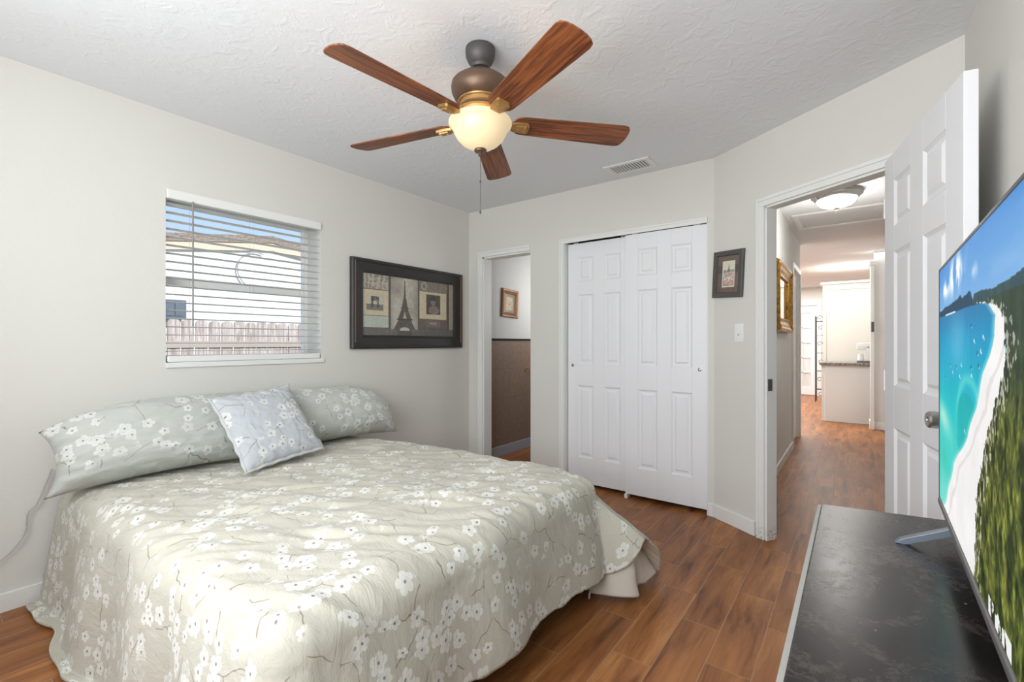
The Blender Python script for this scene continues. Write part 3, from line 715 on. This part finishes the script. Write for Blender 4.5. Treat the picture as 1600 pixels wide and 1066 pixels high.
m = MB(); m.tube([(0, 0, -.464), (.001, 0, -.60), (0, 0, -.70)], .0012, 6); m.lathe([(.003, -.575), (.004, -.57), (.003, -.565)], 8); m.lathe([(.002, -.708), (.0042, -.703), (.0036, -.696), (.0015, -.692)], 10)
m.build('pull_chain', M['bronze_grey'], fan, smooth=True)
for k in range(3):
    a = math.radians(20+120*k); lamp('fan_bulb', 'POINT', (FC[0]+.085*math.cos(a), FC[1]+.085*math.sin(a), HC-.322), 1.6, (1, .76, .45), size=.02).parent = None

# ------------------------------------------------------------------ hallway things
hl = empty('hall_ceiling_light', (2.873, 1.38, HC), label='lit flush ceiling light with ribbed silver rim in the hallway', cat='ceiling light')
MB().lathe([(.05, -.001), (.182, -.001), (.186, -.010), (.178, -.020), (.181, -.030), (.166, -.040), (.160, -.050), (.148, -.056), (.135, -.058)], 64).build('rim', plain('brushed_grey_rim', (140, 138, 135), .4, .5), hl, smooth=True)
MB().lathe([(.142, -.050), (.144, -.060), (.136, -.082), (.112, -.104), (.076, -.119), (.036, -.127), (.012, -.129)], 48).build('glass_shade', emis('white_lit_glass', (255, 252, 246), 1.1), hl, smooth=True)
MB().lathe([(.010, -.126), (.022, -.130), (.022, -.136), (.010, -.140), (.012, -.148), (.014, -.154), (.004, -.171)], 24).build('finial', M['nickel'], hl, smooth=True)
for s in (-1, 1):
    m = MB(); m.lathe([(.006, -.02), (.014, -.03), (.010, -.045), (.013, -.055), (.004, -.062)], 16, Matrix.Translation((.160*s*.8, .160*s*.6, -.012))); m.build('thumb_screw', M['nickel'], hl, smooth=True)
lamp('hall_bulb', 'POINT', (2.873, 1.38, HC-.36), 8, (1, .98, .95), size=.12)
lamp('kitchen_fill_area', 'AREA', (1.6, 6.6, HC-.03), 165, (1, .99, .97), rot=(0, 0, 0), size=3.5, size_y=4)  # added fill under the ceiling that brightens the kitchen, no fixture modelled
lamp('kitchen_fill_point', 'POINT', (1.3, 3.5, 2.25), 52, (.95, .97, 1), size=.2)  # added point light for the cabinet fronts, not a fixture of the room
lamp('bath_fill_area', 'AREA', (.80, 1.3, 1.7), 8, (1, .99, .97), rot=(0, PI/2, 0), size=.6, size_y=.7)  # added fill that lifts the bathroom, kept out of view
# gilt mirror frame on the hall wall
def frame(name, loc, rot, w, h, prof, mat, label, cat, tilt=0, roll=0):
    """prof: list of (inset, depth) from outer edge to inner edge; local x width, z height, front is -y"""
    e = empty(name, label=label, cat=cat); e.matrix_world = Matrix.Translation(loc) @ Matrix.Rotation(rot, 4, 'Z') @ Matrix.Rotation(tilt, 4, 'X') @ Matrix.Rotation(roll, 4, 'Y')
    m = MB(); rings = []
    for ins, dp in prof:
        rings.append([m.bm.verts.new((sx*(w/2-ins), -dp, sz*(h/2-ins))) for sx, sz in ((-1, -1), (1, -1), (1, 1), (-1, 1))])
    for a, b_ in zip(rings, rings[1:]):
        for i in range(4): m.bm.faces.new((a[i], a[(i+1) % 4], b_[(i+1) % 4], b_[i]))
    a, b_ = rings[-1], rings[0]
    for i in range(4): m.bm.faces.new((a[i], a[(i+1) % 4], b_[(i+1) % 4], b_[i]))
    m.build('frame', mat, e); return e
g = frame('gilt_mirror', (2.432, 1.72, 1.60), PI/2, 1.02, .63, [(0, 0), (0, .030), (.012, .045), (.03, .050), (.045, .040), (.07, .034), (.09, .022), (.105, .020), (.115, .028), (.125, .028), (.13, .014), (.13, .002)], M['gold'], 'ornate gold framed mirror on the hallway wall', 'mirror')
mir = N('mirror_glass'); mir.base(lin((200, 196, 186)), .05, 1)
MB().box((-.385, -.010, -.19), (.385, -.004, .19)).build('mirror_glass', mir.m, g)
for sx in (-1, 1):
    for sz in (-1, 1): MB().lathe([(.006, .058), (.022, .054), (.035, .046), (.03, .03)], 12, Matrix.Translation((sx*.47, 0, sz*.275)) @ Matrix.Rotation(PI/2, 4, 'X')).build('corner_ornament', M['gold'], g, smooth=True)
# peninsula
pn = empty('kitchen_peninsula', (2.62, 5.1, 0), label='white kitchen peninsula cabinet at the end of the hallway', cat='cabinet')
m = MB(); m.box((0, 0, .0), (.56, .62, .845)); m.build('body', M['trim'], pn, bevel=.004)
m = MB(); m.box((-.04, .03, .0), (0, .58, .845)); m.build('end_panel', M['trim'], pn)
ct = MB().box((2.555, 5.06, .847), (3.20, 5.73, .887), bevel=.006).build('countertop', M['granite'], label='mottled grey granite countertop on the white peninsula', cat='countertop')
cm = empty('coffee_maker', (3.11, 5.40, .887), label='white coffee maker standing on the granite countertop', cat='coffee maker')
m = MB(); m.box((-.10, -.09, 0), (.10, .10, .022), bevel=.006); m.build('base', M['alu'], cm, smooth=True)
m = MB(); m.box((.005, -.07, .022), (.10, .09, .27), bevel=.03); m.box((-.10, -.07, .19), (.08, .09, .30), bevel=.03); m.build('body', M['white_plastic'], cm, smooth=True)
m = MB(); m.lathe([(.03, .024), (.038, .03), (.04, .08), (.03, .12), (.032, .13)], 24, Matrix.Translation((-.05, 0, 0))); m.build('cup', M['white_plastic'], cm, smooth=True)
tc_ = empty('tall_cabinet', (2.58, 5.76, 0), label='tall cream cabinet with crown moulding behind the peninsula', cat='cabinet')
cream = paint('cream_cabinet', (236, 232, 222), .5)
m = MB(); m.box((0, 0, 0), (1.4, .62, 2.10)); m.build('body', cream, tc_)
m = MB(); m.box((-.012, -.012, .0), (.035, 0, 2.10)); m.box((.035, -.012, 2.04), (1.4, 0, 2.10)); m.build('face_frame', cream, tc_, bevel=.002)
m = MB(); m.box((-.02, -.02, 2.10), (1.4, .62, 2.13)); m.box((-.045, -.045, 2.13), (1.4, .62, 2.165)); m.build('crown', cream, tc_, bevel=.006)
rk = empty('wine_rack', (2.41, 7.85, 0), label='tall dark iron scroll rack beyond the peninsula', cat='rack')
m = MB()
for x, y in ((-.06, -.14), (.10, -.14), (-.06, .14), (.10, .14)): m.tube([(x, y, 0), (x, y, 1.72)], .009, 6)
m.build('post', M['iron'], rk)
for z in (.25, .62, .98, 1.34, 1.62):
    m = MB(); m.box((-.06, -.14, z-.006), (.10, .14, z)); m.build('shelf', M['iron'], rk)
for z, s in ((.16, 1), (.45, -1), (.80, 1), (1.16, -1), (1.48, 1), (1.68, -1)):
    MB().tube([(.02+s*.01+(.055-.0045*k)*math.cos(k*.7), -.145, z+(.055-.0045*k)*math.sin(k*.7)) for k in range(11)], .006, 6).build('scrollwork', M['iron'], rk, smooth=True)
# small dark switch plate on the wall end
MB().box((3.17, 4.62, 1.33), (3.20, 4.634, 1.47), bevel=.002).build('switch_plate', M['grey_frame'], label='dark metal plate on the far white door post', cat='plate')

# ------------------------------------------------------------------ bathroom picture and holder
bp = frame('framed_picture', (.014, .625, 1.605), PI/2, .29, .30, [(0, 0), (0, .018), (.006, .024), (.02, .022), (.035, .016), (.045, .018), (.05, .010), (.05, .001)], plain('copper_brown_frame', (128, 92, 62), .35, .4), 'small copper framed picture on the bathroom wall', 'picture', roll=math.radians(3))
def ctab(name, w, h, nx, nz, fn, rough=.3, emit=0, thick=.002):
    """thin board whose front (-y) face carries a colour picture given by fn(u, v)"""
    xs = np.linspace(0, 1, nx+1); zs = np.linspace(0, 1, nz+1)
    verts = [((u-.5)*w, 0, (v-.5)*h) for v in zs for u in xs]
    faces = [(j*(nx+1)+i, j*(nx+1)+i+1, (j+1)*(nx+1)+i+1, (j+1)*(nx+1)+i) for j in range(nz) for i in range(nx)]
    b0 = len(verts); verts += [(-w/2, thick, -h/2), (w/2, thick, -h/2), (w/2, thick, h/2), (-w/2, thick, h/2)]; faces.append((b0+3, b0+2, b0+1, b0))
    me = bpy.data.meshes.new(name); me.from_pydata(verts, [], faces); at = me.color_attributes.new('picture', 'FLOAT_COLOR', 'POINT')
    U, V = np.meshgrid(xs, zs); c = fn(U.ravel(), V.ravel()); c = np.clip(c, 0, 1); c = np.where(c <= .04045, c/12.92, ((c+.055)/1.055)**2.4)
    full = np.ones((len(verts), 4), np.float32); full[:b0, :3] = c; at.data.foreach_set('color', full.ravel())
    n = N(name+'_picture'); a = n.n('Attribute', attribute_name='picture')
    n.base(a.outputs['Color'], rough)
    if emit:
        n.set(n.b.inputs['Emission Color'], a.outputs['Color']); n.b.inputs['Emission Strength'].default_value = emit; t_ = n.b.inputs['Base Color']; n.t.links.remove(t_.links[0]); t_.default_value = (.01, .01, .01, 1); n.b.inputs['Specular IOR Level'].default_value = .02
    return me, n.m
def A(*c): return np.array(c, float)/255
def blend(c, m, col):
    m = np.clip(m, 0, 1)[:, None]; return c*(1-m)+np.asarray(col)*m
def vnoise(U, V, sx, sy, seed=0, oct=4):
    rng = np.random.RandomState(seed); out = 0; amp = 1; tot = 0
    for o in range(oct):
        g = rng.rand(64, 64); x = U*sx*2**o+o*5.3; y = V*sy*2**o+o*2.9; xi = np.floor(x).astype(int); yi = np.floor(y).astype(int); fx = x-xi; fy = y-yi
        fx = fx*fx*(3-2*fx); fy = fy*fy*(3-2*fy); G = lambda a, b: g[a % 64, b % 64]
        out = out+amp*((G(xi, yi)*(1-fx)+G(xi+1, yi)*fx)*(1-fy)+(G(xi, yi+1)*(1-fx)+G(xi+1, yi+1)*fx)*fy); tot += amp; amp *= .55
    return out/tot
def rect(U, V, x0, x1, y0, y1): return ((U > x0) & (U < x1) & (V > y0) & (V < y1)).astype(float)
def bath_pic(U, V):
    c = np.tile(A(120, 90, 70), (U.size, 1)); c = blend(c, rect(U, V, .2, .8, .15, .85), A(186, 176, 140)); n = vnoise(U, V, 6, 6, 4)
    c = blend(c, rect(U, V, .25, .75, .2, .8)*(n > .52), A(170, 120, 84)); return blend(c, rect(U, V, .2, .8, .15, .85)*(n < .4), A(150, 160, 120))
me, mt = ctab('print', .19, .20, 40, 40, bath_pic); o = link('print', me, bp, [mt]); o.location = (0, -.006, 0)
tb = empty('towel_holder', (.02, .93, .895), label='small brass towel holder on the brown bathroom tile', cat='towel holder')
MB().lathe([(.022, 0), (.022, .006), (.010, .010)], 20, Matrix.Rotation(PI/2, 4, 'Y')).build('mount', M['antique'], tb, smooth=True)
MB().tube([(.006, 0, 0), (.05, 0, 0), (.055, .03, 0), (.055, .20, 0)], .006, 8).build('bar', M['antique'], tb, smooth=True)

# ------------------------------------------------------------------ large Paris print on the left wall
PW, PH = 1.192, .686
pr = frame('framed_print', (.002, -.722, 1.480), PI/2, PW, PH, [(0, 0), (0, .026), (.010, .034), (.022, .034), (.028, .028), (.038, .026), (.085, .018), (.096, .022), (.103, .020), (.106, .010), (.106, .001)], M['black'], 'wide black framed sepia tower print on the left wall', 'picture')
# copper line rubbed into the moulding
crub = plain('copper_rub', (142, 104, 84), .4, .2)
for sx in (-1, 1): MB().box((sx*(PW/2-.027)-.0045, -.0335, -PH/2+.05), (sx*(PW/2-.027)+.0045, -.0285, PH/2-.02)).build('rubbed_edge', crub, pr)
def paris(U, V):
    u = U*1.055-.055; v = V*1.045; N1 = vnoise(U, V, 9, 5, 1); N2 = vnoise(U, V, 30, 18, 2, 3); N3 = vnoise(U, V, 60, 30, 3, 3)
    c = np.tile(A(106, 98, 92), (U.size, 1)); c = c*(.85+.3*N2)[:, None]
    orn = (np.abs(np.sin(u*60+6*N1)*np.cos(v*34+6*N2)) > .45).astype(float)
    band = A(112, 106, 98)
    c = blend(c, rect(u, v, -.1, .208, .79, 2), A(186, 178, 162)); c = blend(c, rect(u, v, -.1, .208, .79, 2)*orn*.6, band)
    c = blend(c, rect(u, v, -.1, .208, .34, .775), A(208, 194, 164)*1.0); c = blend(c, rect(u, v, -.022, .160, .41, .70), A(196, 182, 154))
    c = blend(c, rect(u, v, -.015, .153, .43, .69), A(200, 192, 176)); c = blend(c, rect(u, v, -.015, .153, .43, .53)*.7, A(90, 86, 84))
    arc = rect(u, v, .028, .110, .475, .665)*(1-rect(u, v, .052, .086, .46, .585)); c = blend(c, arc*(.55+.5*(N3 > .5)), A(78, 72, 70))
    c = blend(c, rect(u, v, -.1, .208, .134, .33), A(190, 196, 182)); c = blend(c, rect(u, v, -.1, .208, .134, .33)*(np.sin(u*330) > .55)*.35, A(150, 158, 150))
    # tower column
    r = rect(u, v, .232, .538, -.1, 2); sky = A(184, 177, 162)*(.78+.42*N1)[:, None]; c = np.where(r[:, None] > 0, sky, c)
    c = blend(c, r*np.clip((np.abs(u-.385)-.09)/.09, 0, 1)*.35, A(112, 104, 96))
    c = blend(c, rect(u, v, .232, .538, -.1, .115), A(120, 114, 108))
    hw_ = np.interp(v, [.0, .11, .29, .30, .49, .50, .69, .80, .93, .97, 1.0], [.14, .122, .070, .078, .034, .036, .013, .009, .005, .006, .002])
    tw = r*(np.abs(u-.3865) < hw_)*(v < 1.0)
    leg = ((v > .312) & (v < .42) & (np.abs(u-.3865) < .022*(1-(v-.312)/.13))); arch = ((u-.3865)/.058)**2+((v-.09)/.062)**2 < 1
    c = blend(c, tw*(1-leg)*.93, A(84, 78, 74)); c = blend(c, tw*(1-leg)*(N3 > .6)*.3, A(150, 142, 130))
    c = blend(c, arch*r*(v > .088)*.95, A(206, 204, 196)); c = blend(c, rect(u, v, .295, .478, .285, .305)*.9, A(70, 66, 62)); c = blend(c, rect(u, v, .34, .433, .487, .503)*.9, A(70, 66, 62))
    # right block
    c = blend(c, rect(u, v, .556, .916, .845, 2), A(140, 132, 120)); c = blend(c, rect(u, v, .556, .916, .845, 2)*orn*.45, A(104, 98, 90))
    rr = np.hypot((u-.615)*2.1, v-.945); c = blend(c, rect(u, v, .556, .916, .845, 2)*((rr > .05) & (rr < .075))*.7, A(198, 190, 172))
    c = blend(c, rect(u, v, .559, .906, .323, .845), A(212, 198, 168)*1.0); c = blend(c, rect(u, v, .641, .824, .415, .794), A(86, 76, 70))
    pt = (np.hypot((u-.73)*2, v-.655) < .065) | ((np.hypot((u-.74)*1.25, (v-.50)) < .085)); c = blend(c, pt*.62*(.6+.6*N2), A(176, 166, 156))
    hair = (np.hypot((u-.728)*2, v-.70) < .07)*(v > .68); c = blend(c, hair*.7, A(60, 52, 50))
    c = blend(c, rect(u, v, .556, .916, .149, .31), A(112, 100, 94)); c = blend(c, rect(u, v, .645, .815, .178, .296), A(140, 128, 122)); c = blend(c, rect(u, v, .652, .808, .186, .288), A(122, 108, 104))
    c = blend(c, rect(u, v, .941, 1.1, .13, 2), A(170, 156, 138)); c = blend(c, rect(u, v, .918, .941, .13, 2), A(84, 76, 72)); c = blend(c, rect(u, v, .208, .231, -.1, 2), A(92, 84, 80)); c = blend(c, rect(u, v, .539, .555, -.1, 2), A(92, 84, 80))
    bot = rect(u, v, -.1, 1.1, -.1, .112)*(1-rect(u, v, .30, .47, -.1, 2)); c = blend(c, bot*.85, A(104, 99, 95)*1); c = blend(c, bot*orn*.2, A(150, 146, 140))
    return c*(.94+.12*N3)[:, None]
pw, ph = .982, .476
me, mt = ctab('print', pw, ph, 420, 204, paris, .5); o = link('print', me, pr, [mt]); o.location = (0, -.006, 0)
def text(name, s, size, mat, parent, m4, ext=.0006):
    cu = bpy.data.curves.new(name, 'FONT'); cu.body = s; cu.size = size; cu.extrude = ext; cu.align_x = 'CENTER'; cu.align_y = 'CENTER'
    t = bpy.data.objects.new(name, cu); COL.objects.link(t); bpy.context.view_layer.update()
    me = bpy.data.meshes.new_from_object(t.evaluated_get(bpy.context.evaluated_depsgraph_get())); bpy.data.objects.remove(t)
    me.materials.clear(); o = link(name, me, parent, [mat]); o.matrix_local = m4; return o
uc = (.73+.055)/1.055; vc = .237/1.045
text('lettering', 'PARIS', .036, plain('pale_ink', (196, 186, 176), .7), pr, Matrix.Translation(((uc-.5)*pw, -.0075, (vc-.5)*ph)) @ Matrix.Rotation(PI/2, 4, 'X'))
MB().box((-pw/2, -.0125, -ph/2), (pw/2, -.0105, ph/2)).build('glass_pane', M['glass'], pr)

# ------------------------------------------------------------------ small tilted print on the angled wall
off = C0+CD*.128; small = frame('framed_postcard', (off.x-.002*CN.x, off.y-.002*CN.y, 1.632), math.atan2(CD.y, CD.x), .245, .305, [(0, 0), (0, .016), (.004, .020), (.030, .018), (.034, .008), (.034, .001)], M['grey_frame'], 'small crooked charcoal frame above the light switch', 'picture', roll=math.radians(3.5))
def mat_pic(U, V):
    c = np.tile(A(116, 100, 90), (U.size, 1)); c = blend(c, rect(U, V, 0, 1, .52, .75)*.6, A(70, 64, 62)); n = vnoise(U, V, 8, 10, 8); c = c*(.9+.2*n)[:, None]
    c = blend(c, rect(U, V, .22, .80, .14, .86), A(226, 222, 208)); c = blend(c, rect(U, V, .26, .76, .18, .62)*(n > .5)*.8, A(190, 150, 138)); c = blend(c, rect(U, V, .26, .76, .18, .62)*(n < .42)*.7, A(120, 122, 118))
    c = blend(c, rect(U, V, .26, .76, .18, .32)*.4, A(200, 140, 124)); c = blend(c, (np.abs(U-.52) < .05*(1-(V-.58)/.22))*(V > .56)*(V < .78)*.8, A(120, 108, 86)); return blend(c, rect(U, V, .25, .78, .64, .83)*.25, A(210, 214, 170))
me, mt = ctab('print', .18, .24, 60, 80, mat_pic, .5); o = link('print', me, small, [mt]); o.location = (0, -.006, 0)
MB().box((-.09, -.0115, -.12), (.09, -.0100, .12)).build('glass_pane', M['glass'], small)
# light switch
off = C0+CD*.213; sw = empty('light_switch', label='white wall switch under the small crooked frame', cat='switch'); sw.matrix_world = Matrix.Translation((off.x, off.y, 1.246)) @ Matrix.Rotation(math.atan2(CD.y, CD.x), 4, 'Z')
MB().box((-.036, -.007, -.059), (.036, -.0005, .059), bevel=.003).build('switch_plate', M['white_plastic'], sw, smooth=True)
m = MB(); m.box((-.012, -.011, -.026), (.012, -.0072, .020), bevel=.002); m.build('toggle', M['white_plastic'], sw)
m = MB(); m.lathe([(.0075, .0072), (.0075, .011), (.004, .013)], 16, Matrix.Translation((0, 0, -.012)) @ Matrix.Rotation(PI/2, 4, 'X')); m.build('dimmer_knob', M['cord'], sw, smooth=True)

# ------------------------------------------------------------------ ceiling vent
vt = empty('ceiling_vent', (1.717, -.200, HC), math.radians(0), label='white slotted air vent in the ceiling above the closet', cat='vent')
m = MB(); w_, h_ = .335, .205; q = .035
m.box((-w_/2, -h_/2, -.010), (w_/2, -h_/2+q, -.0005)); m.box((-w_/2, h_/2-q, -.010), (w_/2, h_/2, -.0005)); m.box((-w_/2, -h_/2+q, -.010), (-w_/2+q, h_/2-q, -.0005)); m.box((w_/2-q, -h_/2+q, -.010), (w_/2, h_/2-q, -.0005))
m.build('vent_frame', M['trim'], vt, bevel=.003)
m = MB()
for i in range(13):
    x = -w_/2+q+.008+i*(w_-2*q-.016)/12; m.box((x-.0012, -h_/2+q, -.012), (x+.0012, h_/2-q, -.002), Matrix.Translation((x, 0, -.006)) @ Matrix.Rotation(.6, 4, 'Y') @ Matrix.Translation((-x, 0, .006)))
m.build('louvers', M['trim'], vt)
MB().box((-w_/2+q, -h_/2+q, -.0025), (w_/2-q, h_/2-q, -.0005)).build('duct_opening', plain('vent_dark', (110, 110, 110), .9), vt)

# ------------------------------------------------------------------ dresser and television
DZ = .68
dr = empty('dresser', (3.1, -2.3, 0), label='worn black dresser under the television with scratched glossy top', cat='dresser')
def P_(x, y): return (x-3.1, y+2.3)
def rounded(pts, r=.03, n=5):
    out = []; k = len(pts)
    for i in range(k):
        p = Vector(pts[i]); a = (Vector(pts[i-1])-p).normalized(); b_ = (Vector(pts[(i+1) % k])-p).normalized(); s, e_ = p+a*r, p+b_*r
        for j in range(n+1): t = j/n; out.append(tuple((s*(1-t)**2+p*2*t*(1-t)+e_*t*t)))
    return out
top = rounded([P_(2.918, -3.02), P_(3.344, -3.02), P_(3.344, -1.530), P_(2.918, -1.605)], .018)
MB().prism(top, DZ-.024, DZ).build('dresser_top', M['dresser'], dr, bevel=.004)
edge = rounded([P_(2.910, -3.02), P_(2.922, -3.02), P_(2.922, -1.612), P_(2.910, -1.612)], .003)
MB().prism(edge, DZ-.030, DZ-.002).build('edge_strip', M['dresser_edge'], dr, label='pale front edge')
MB().box(P_(2.935, -3.0)+(.06,), P_(3.34, -1.63)+(DZ-.030,)).build('body', M['dresser_side'], dr, bevel=.003)
for iy, (ya, yb) in enumerate(((-2.99, -2.32), (-2.30, -1.64))):
    for iz in range(3):
        z0 = .08+iz*.19; d_ = MB().box(P_(2.921, ya)+(z0,), P_(2.934, yb)+(z0+.18,)).build('drawer', M['dresser_side'], dr, bevel=.003)
        MB().lathe([(.006, 0), (.006, .012), (.014, .018), (.012, .026)], 16, Matrix.Translation((2.921-3.1, (ya+yb)/2+2.3, z0+.09)) @ Matrix.Rotation(-PI/2, 4, 'Y')).build('knob', M['bronze'], d_, smooth=True)
for x in (2.96, 3.31):
    for y in (-2.96, -1.68): MB().box(P_(x-.02, y-.02)+(0,), P_(x+.02, y+.02)+(.06,)).build('leg', M['dresser_side'], dr)

TW, TH = 1.12, .635; ang = math.atan2(-1, -.026)      # along the screen from its far end towards the camera
tvx = Vector((3.2045, -1.633, .746)); tdir = Vector((-.026, -1, 0)).normalized()
tv = empty('television', label='large flat television showing a tropical beach, on the black dresser', cat='television')
# local x runs from the far end to the near end; front faces -y (into the room)
tv.matrix_world = Matrix.Translation(tvx+tdir*TW/2+Vector((0, 0, TH/2))) @ Matrix(((tdir.x, -tdir.y*-1*-1, 0, 0), (tdir.y, tdir.x*-1*-1, 0, 0), (0, 0, 1, 0), (0, 0, 0, 1)))
def screen(U, V):
    N1 = vnoise(U, V, 14, 9, 11); N2 = vnoise(U, V, 70, 22, 12, 4); N3 = vnoise(U, V, 150, 60, 13, 2); NC = vnoise(U, V, 18, 7, 14, 5)
    t = np.clip((V-.80)/.2, 0, 1)[:, None]; sky = A(126, 180, 228)*(1-t)+A(70, 142, 212)*t
    cl = np.clip((NC-.42)*4, 0, 1)*np.exp(-((U-.29)/.085)**2-((V-.925)/.055)**2)*2.2; cl += np.clip((NC-.42)*4, 0, 1)*np.exp(-((U-.10)/.07)**2-((V-.90)/.03)**2)*1.6
    cl += np.exp(-((U-.50)/.04)**2-((V-.895)/.02)**2)*.5*(NC > .5); cl += .10*np.clip((vnoise(U, V, 4, 14, 19)-.45)*4, 0, 1)*(V > .82)
    c = blend(sky, cl, A(246, 249, 252))
    ks = [0, .15, .30, .45, .60, .70, .80]; R_ = np.interp(V, ks, [120, 92, 60, 10, 4, 12, 40]); G_ = np.interp(V, ks, [220, 214, 205, 190, 168, 150, 120]); B_ = np.interp(V, ks, [205, 202, 200, 198, 200, 196, 172])
    sea = np.stack([R_, G_, B_], 1)/255*(.96+.08*N1)[:, None]; sea_m = V < .80; c = np.where(sea_m[:, None], sea, c)
    sm = sea_m*np.exp(-((U-.30)/.13)**2-((V-.68)/.10)**2)*.45*(vnoise(U, V, 22, 3, 16) > .45); c = blend(c, sm, A(150, 204, 232))
    c = blend(c, sea_m*np.exp(-((U-.08)/.13)**2-((V-.37+.2*(U-.1))/.055)**2)*.95, A(172, 232, 214))
    arc = np.abs(np.hypot((U-.44)*1.0, (V-.42)*.9)-.135); c = blend(c, sea_m*(U < .56)*(V > .36)*np.exp(-(arc/.018)**2)*.6, A(120, 222, 212))
    c = blend(c, sea_m*(np.hypot((U-.42), (V-.40)) < .125)*.45, A(0, 160, 158))
    c = blend(c, sea_m*np.exp(-((U-.10)/.10)**2-((V-.20)/.06)**2)*.5, A(40, 190, 160))
    # tree line and headland
    tl = .80+np.interp(U, [0, .1, .2, .3, .42, .47, .50], [.018, .028, .03, .034, .042, .03, .0])*(.7+.6*vnoise(U, V*0, 34, 1, 15, 2))
    c = blend(c, ((V < tl) & (V > .795+.0*U) & (U < .49)).astype(float)*.95, A(26, 62, 88)); c = blend(c, rect(U, V, .12, .28, .792, .797), A(220, 232, 236))
    hb = np.interp(U, [.49, .56, .62, .66, .70, .73, 1], [.792, .794, .788, .775, .75, .70, .2]); ht = .80+np.interp(U, [.48, .50, .55, .65, .75, 1], [.0, .025, .028, .018, .02, .05])*(.8+.4*N1)
    c = blend(c, ((U > .485) & (V < ht) & (V > hb)).astype(float), A(44, 74, 84)); c = blend(c, ((U > .485) & (V < ht) & (V > hb))*(N2 > .55)*.5, A(66, 92, 78))
    vk = [0, .03, .10, .24, .39, .50, .605, .65, .70, .75, .785, .797]
    uw = np.interp(V, vk, [.08, .12, .17, .26, .435, .52, .585, .625, .66, .675, .62, .52])+.006*np.sin(V*40); ufk = [0, .24, .452, .592, .655, .70, .75, .775, .792]
    uf = np.interp(V, ufk, [.50, .52, .612, .705, .735, .725, .708, .665, .58])+.03*(N2-.5)+.018*(N3-.5)
    beach = ((U > uw) & (V < np.interp(U, [.5, .6, .68, .72, .74], [.80, .79, .772, .74, .5]))).astype(float); soft = np.clip((U-uw+.03)/.03, 0, 1)*(V < .79)*(V < .77+.02); c = blend(c, soft*.6, A(200, 238, 236))
    sand = A(250, 248, 246)*(.93+.08*N1)[:, None]; c = np.where(beach[:, None] > 0, sand, c); c = blend(c, beach*(np.abs(U-uw-.04-.05*N1) < .01)*.4, A(206, 196, 196))
    fo = ((U > uf) & (V < .80) & ((U > .60))|(U > uf) & (V < .7)).astype(float); g1 = np.clip((N2-.3)*2.2, 0, 1)[:, None]; fc = A(32, 44, 14)*(1-g1)+A(126, 132, 54)*g1
    fc = fc*(.55+.9*N3)[:, None]; hz_ = np.clip((V-.5)/.2, 0, 1)[:, None]*.85; fc = fc*(1-hz_)+A(44, 66, 56)*hz_; c = np.where(fo[:, None] > 0, fc, c)
    c = blend(c, ((np.abs(U-uf-.012) < .008) & (V < .76) & (V > .3))*(N3 > .5)*.8, A(70, 70, 50)); c = blend(c, fo*(U < uf+.05)*(N3 > .62)*.6, A(240, 236, 226))
    c = blend(c, fo*rect(U, V, .62, .76, .0, .045)*(N2 > .45), A(240, 240, 238))
    for k, (bx, by) in enumerate([(.50, .69), (.53, .655), (.56, .66), (.30, .60), (.34, .57), (.20, .60), (.24, .575), (.47, .61), (.475, .585), (.54, .62), (.40, .40), (.12, .545), (.58, .70), (.47, .735), (.36, .61)]):
        dd = np.hypot((U-bx)*1.5, V-by); c = blend(c, (dd < .006)*.9, A(30, 50, 60) if k % 2 else A(240, 246, 246)); c = blend(c, ((np.hypot((U-bx-.008)*1.5, V-by+.006) < .004))*.8, A(235, 245, 245))
    return c
me, mt = ctab('screen', TW-.012, TH-.026, 560, 320, screen, .5, emit=.86)
o = link('screen', me, tv, [mt]); o.location = (0, -.0165, .007)
m = MB(); b_ = .005
m.box((-TW/2, -.018, -TH/2+.016), (-TW/2+b_, .020, TH/2)); m.box((TW/2-b_, -.018, -TH/2+.016), (TW/2, .020, TH/2)); m.box((-TW/2+b_, -.018, TH/2-b_), (TW/2-b_, .020, TH/2))
m.build('bezel', M['black'], tv)
MB().box((-TW/2, -.020, -TH/2), (TW/2, .020, -TH/2+.016)).build('bottom_bezel', M['alu'], tv, bevel=.003, label='lighter grey lower strip')
m = MB(); m.box((-TW/2+.004, -.013, -TH/2+.02), (TW/2-.004, .020, TH/2-.006)); m.box((-TW/2+.12, .020, -TH/2+.03), (TW/2-.12, .045, -TH/2+.38)); m.build('back_cover', M['black'], tv, bevel=.003)
for s in (-1, 1):
    cx = s*(TW/2-.195); zb = DZ-.746-TH/2
    TY = Matrix(((0, 0, 1, cx), (1, 0, 0, 0), (0, 1, 0, 0), (0, 0, 0, 1)))
    m = MB(); m.prism([(-.115, zb+.0005), (-.095, zb+.0005), (.012, zb+.052), (.012, -TH/2+.004), (-.010, -TH/2+.004), (-.012, zb+.060), (-.105, zb+.012)], -.011, .011, TY)
    m.prism([(.010, zb+.052), (.100, zb+.0005), (.118, zb+.0005), (.112, zb+.012), (.010, zb+.066)], -.011, .011, TY)
    m.build('foot', M['foot'], tv, bevel=.001)
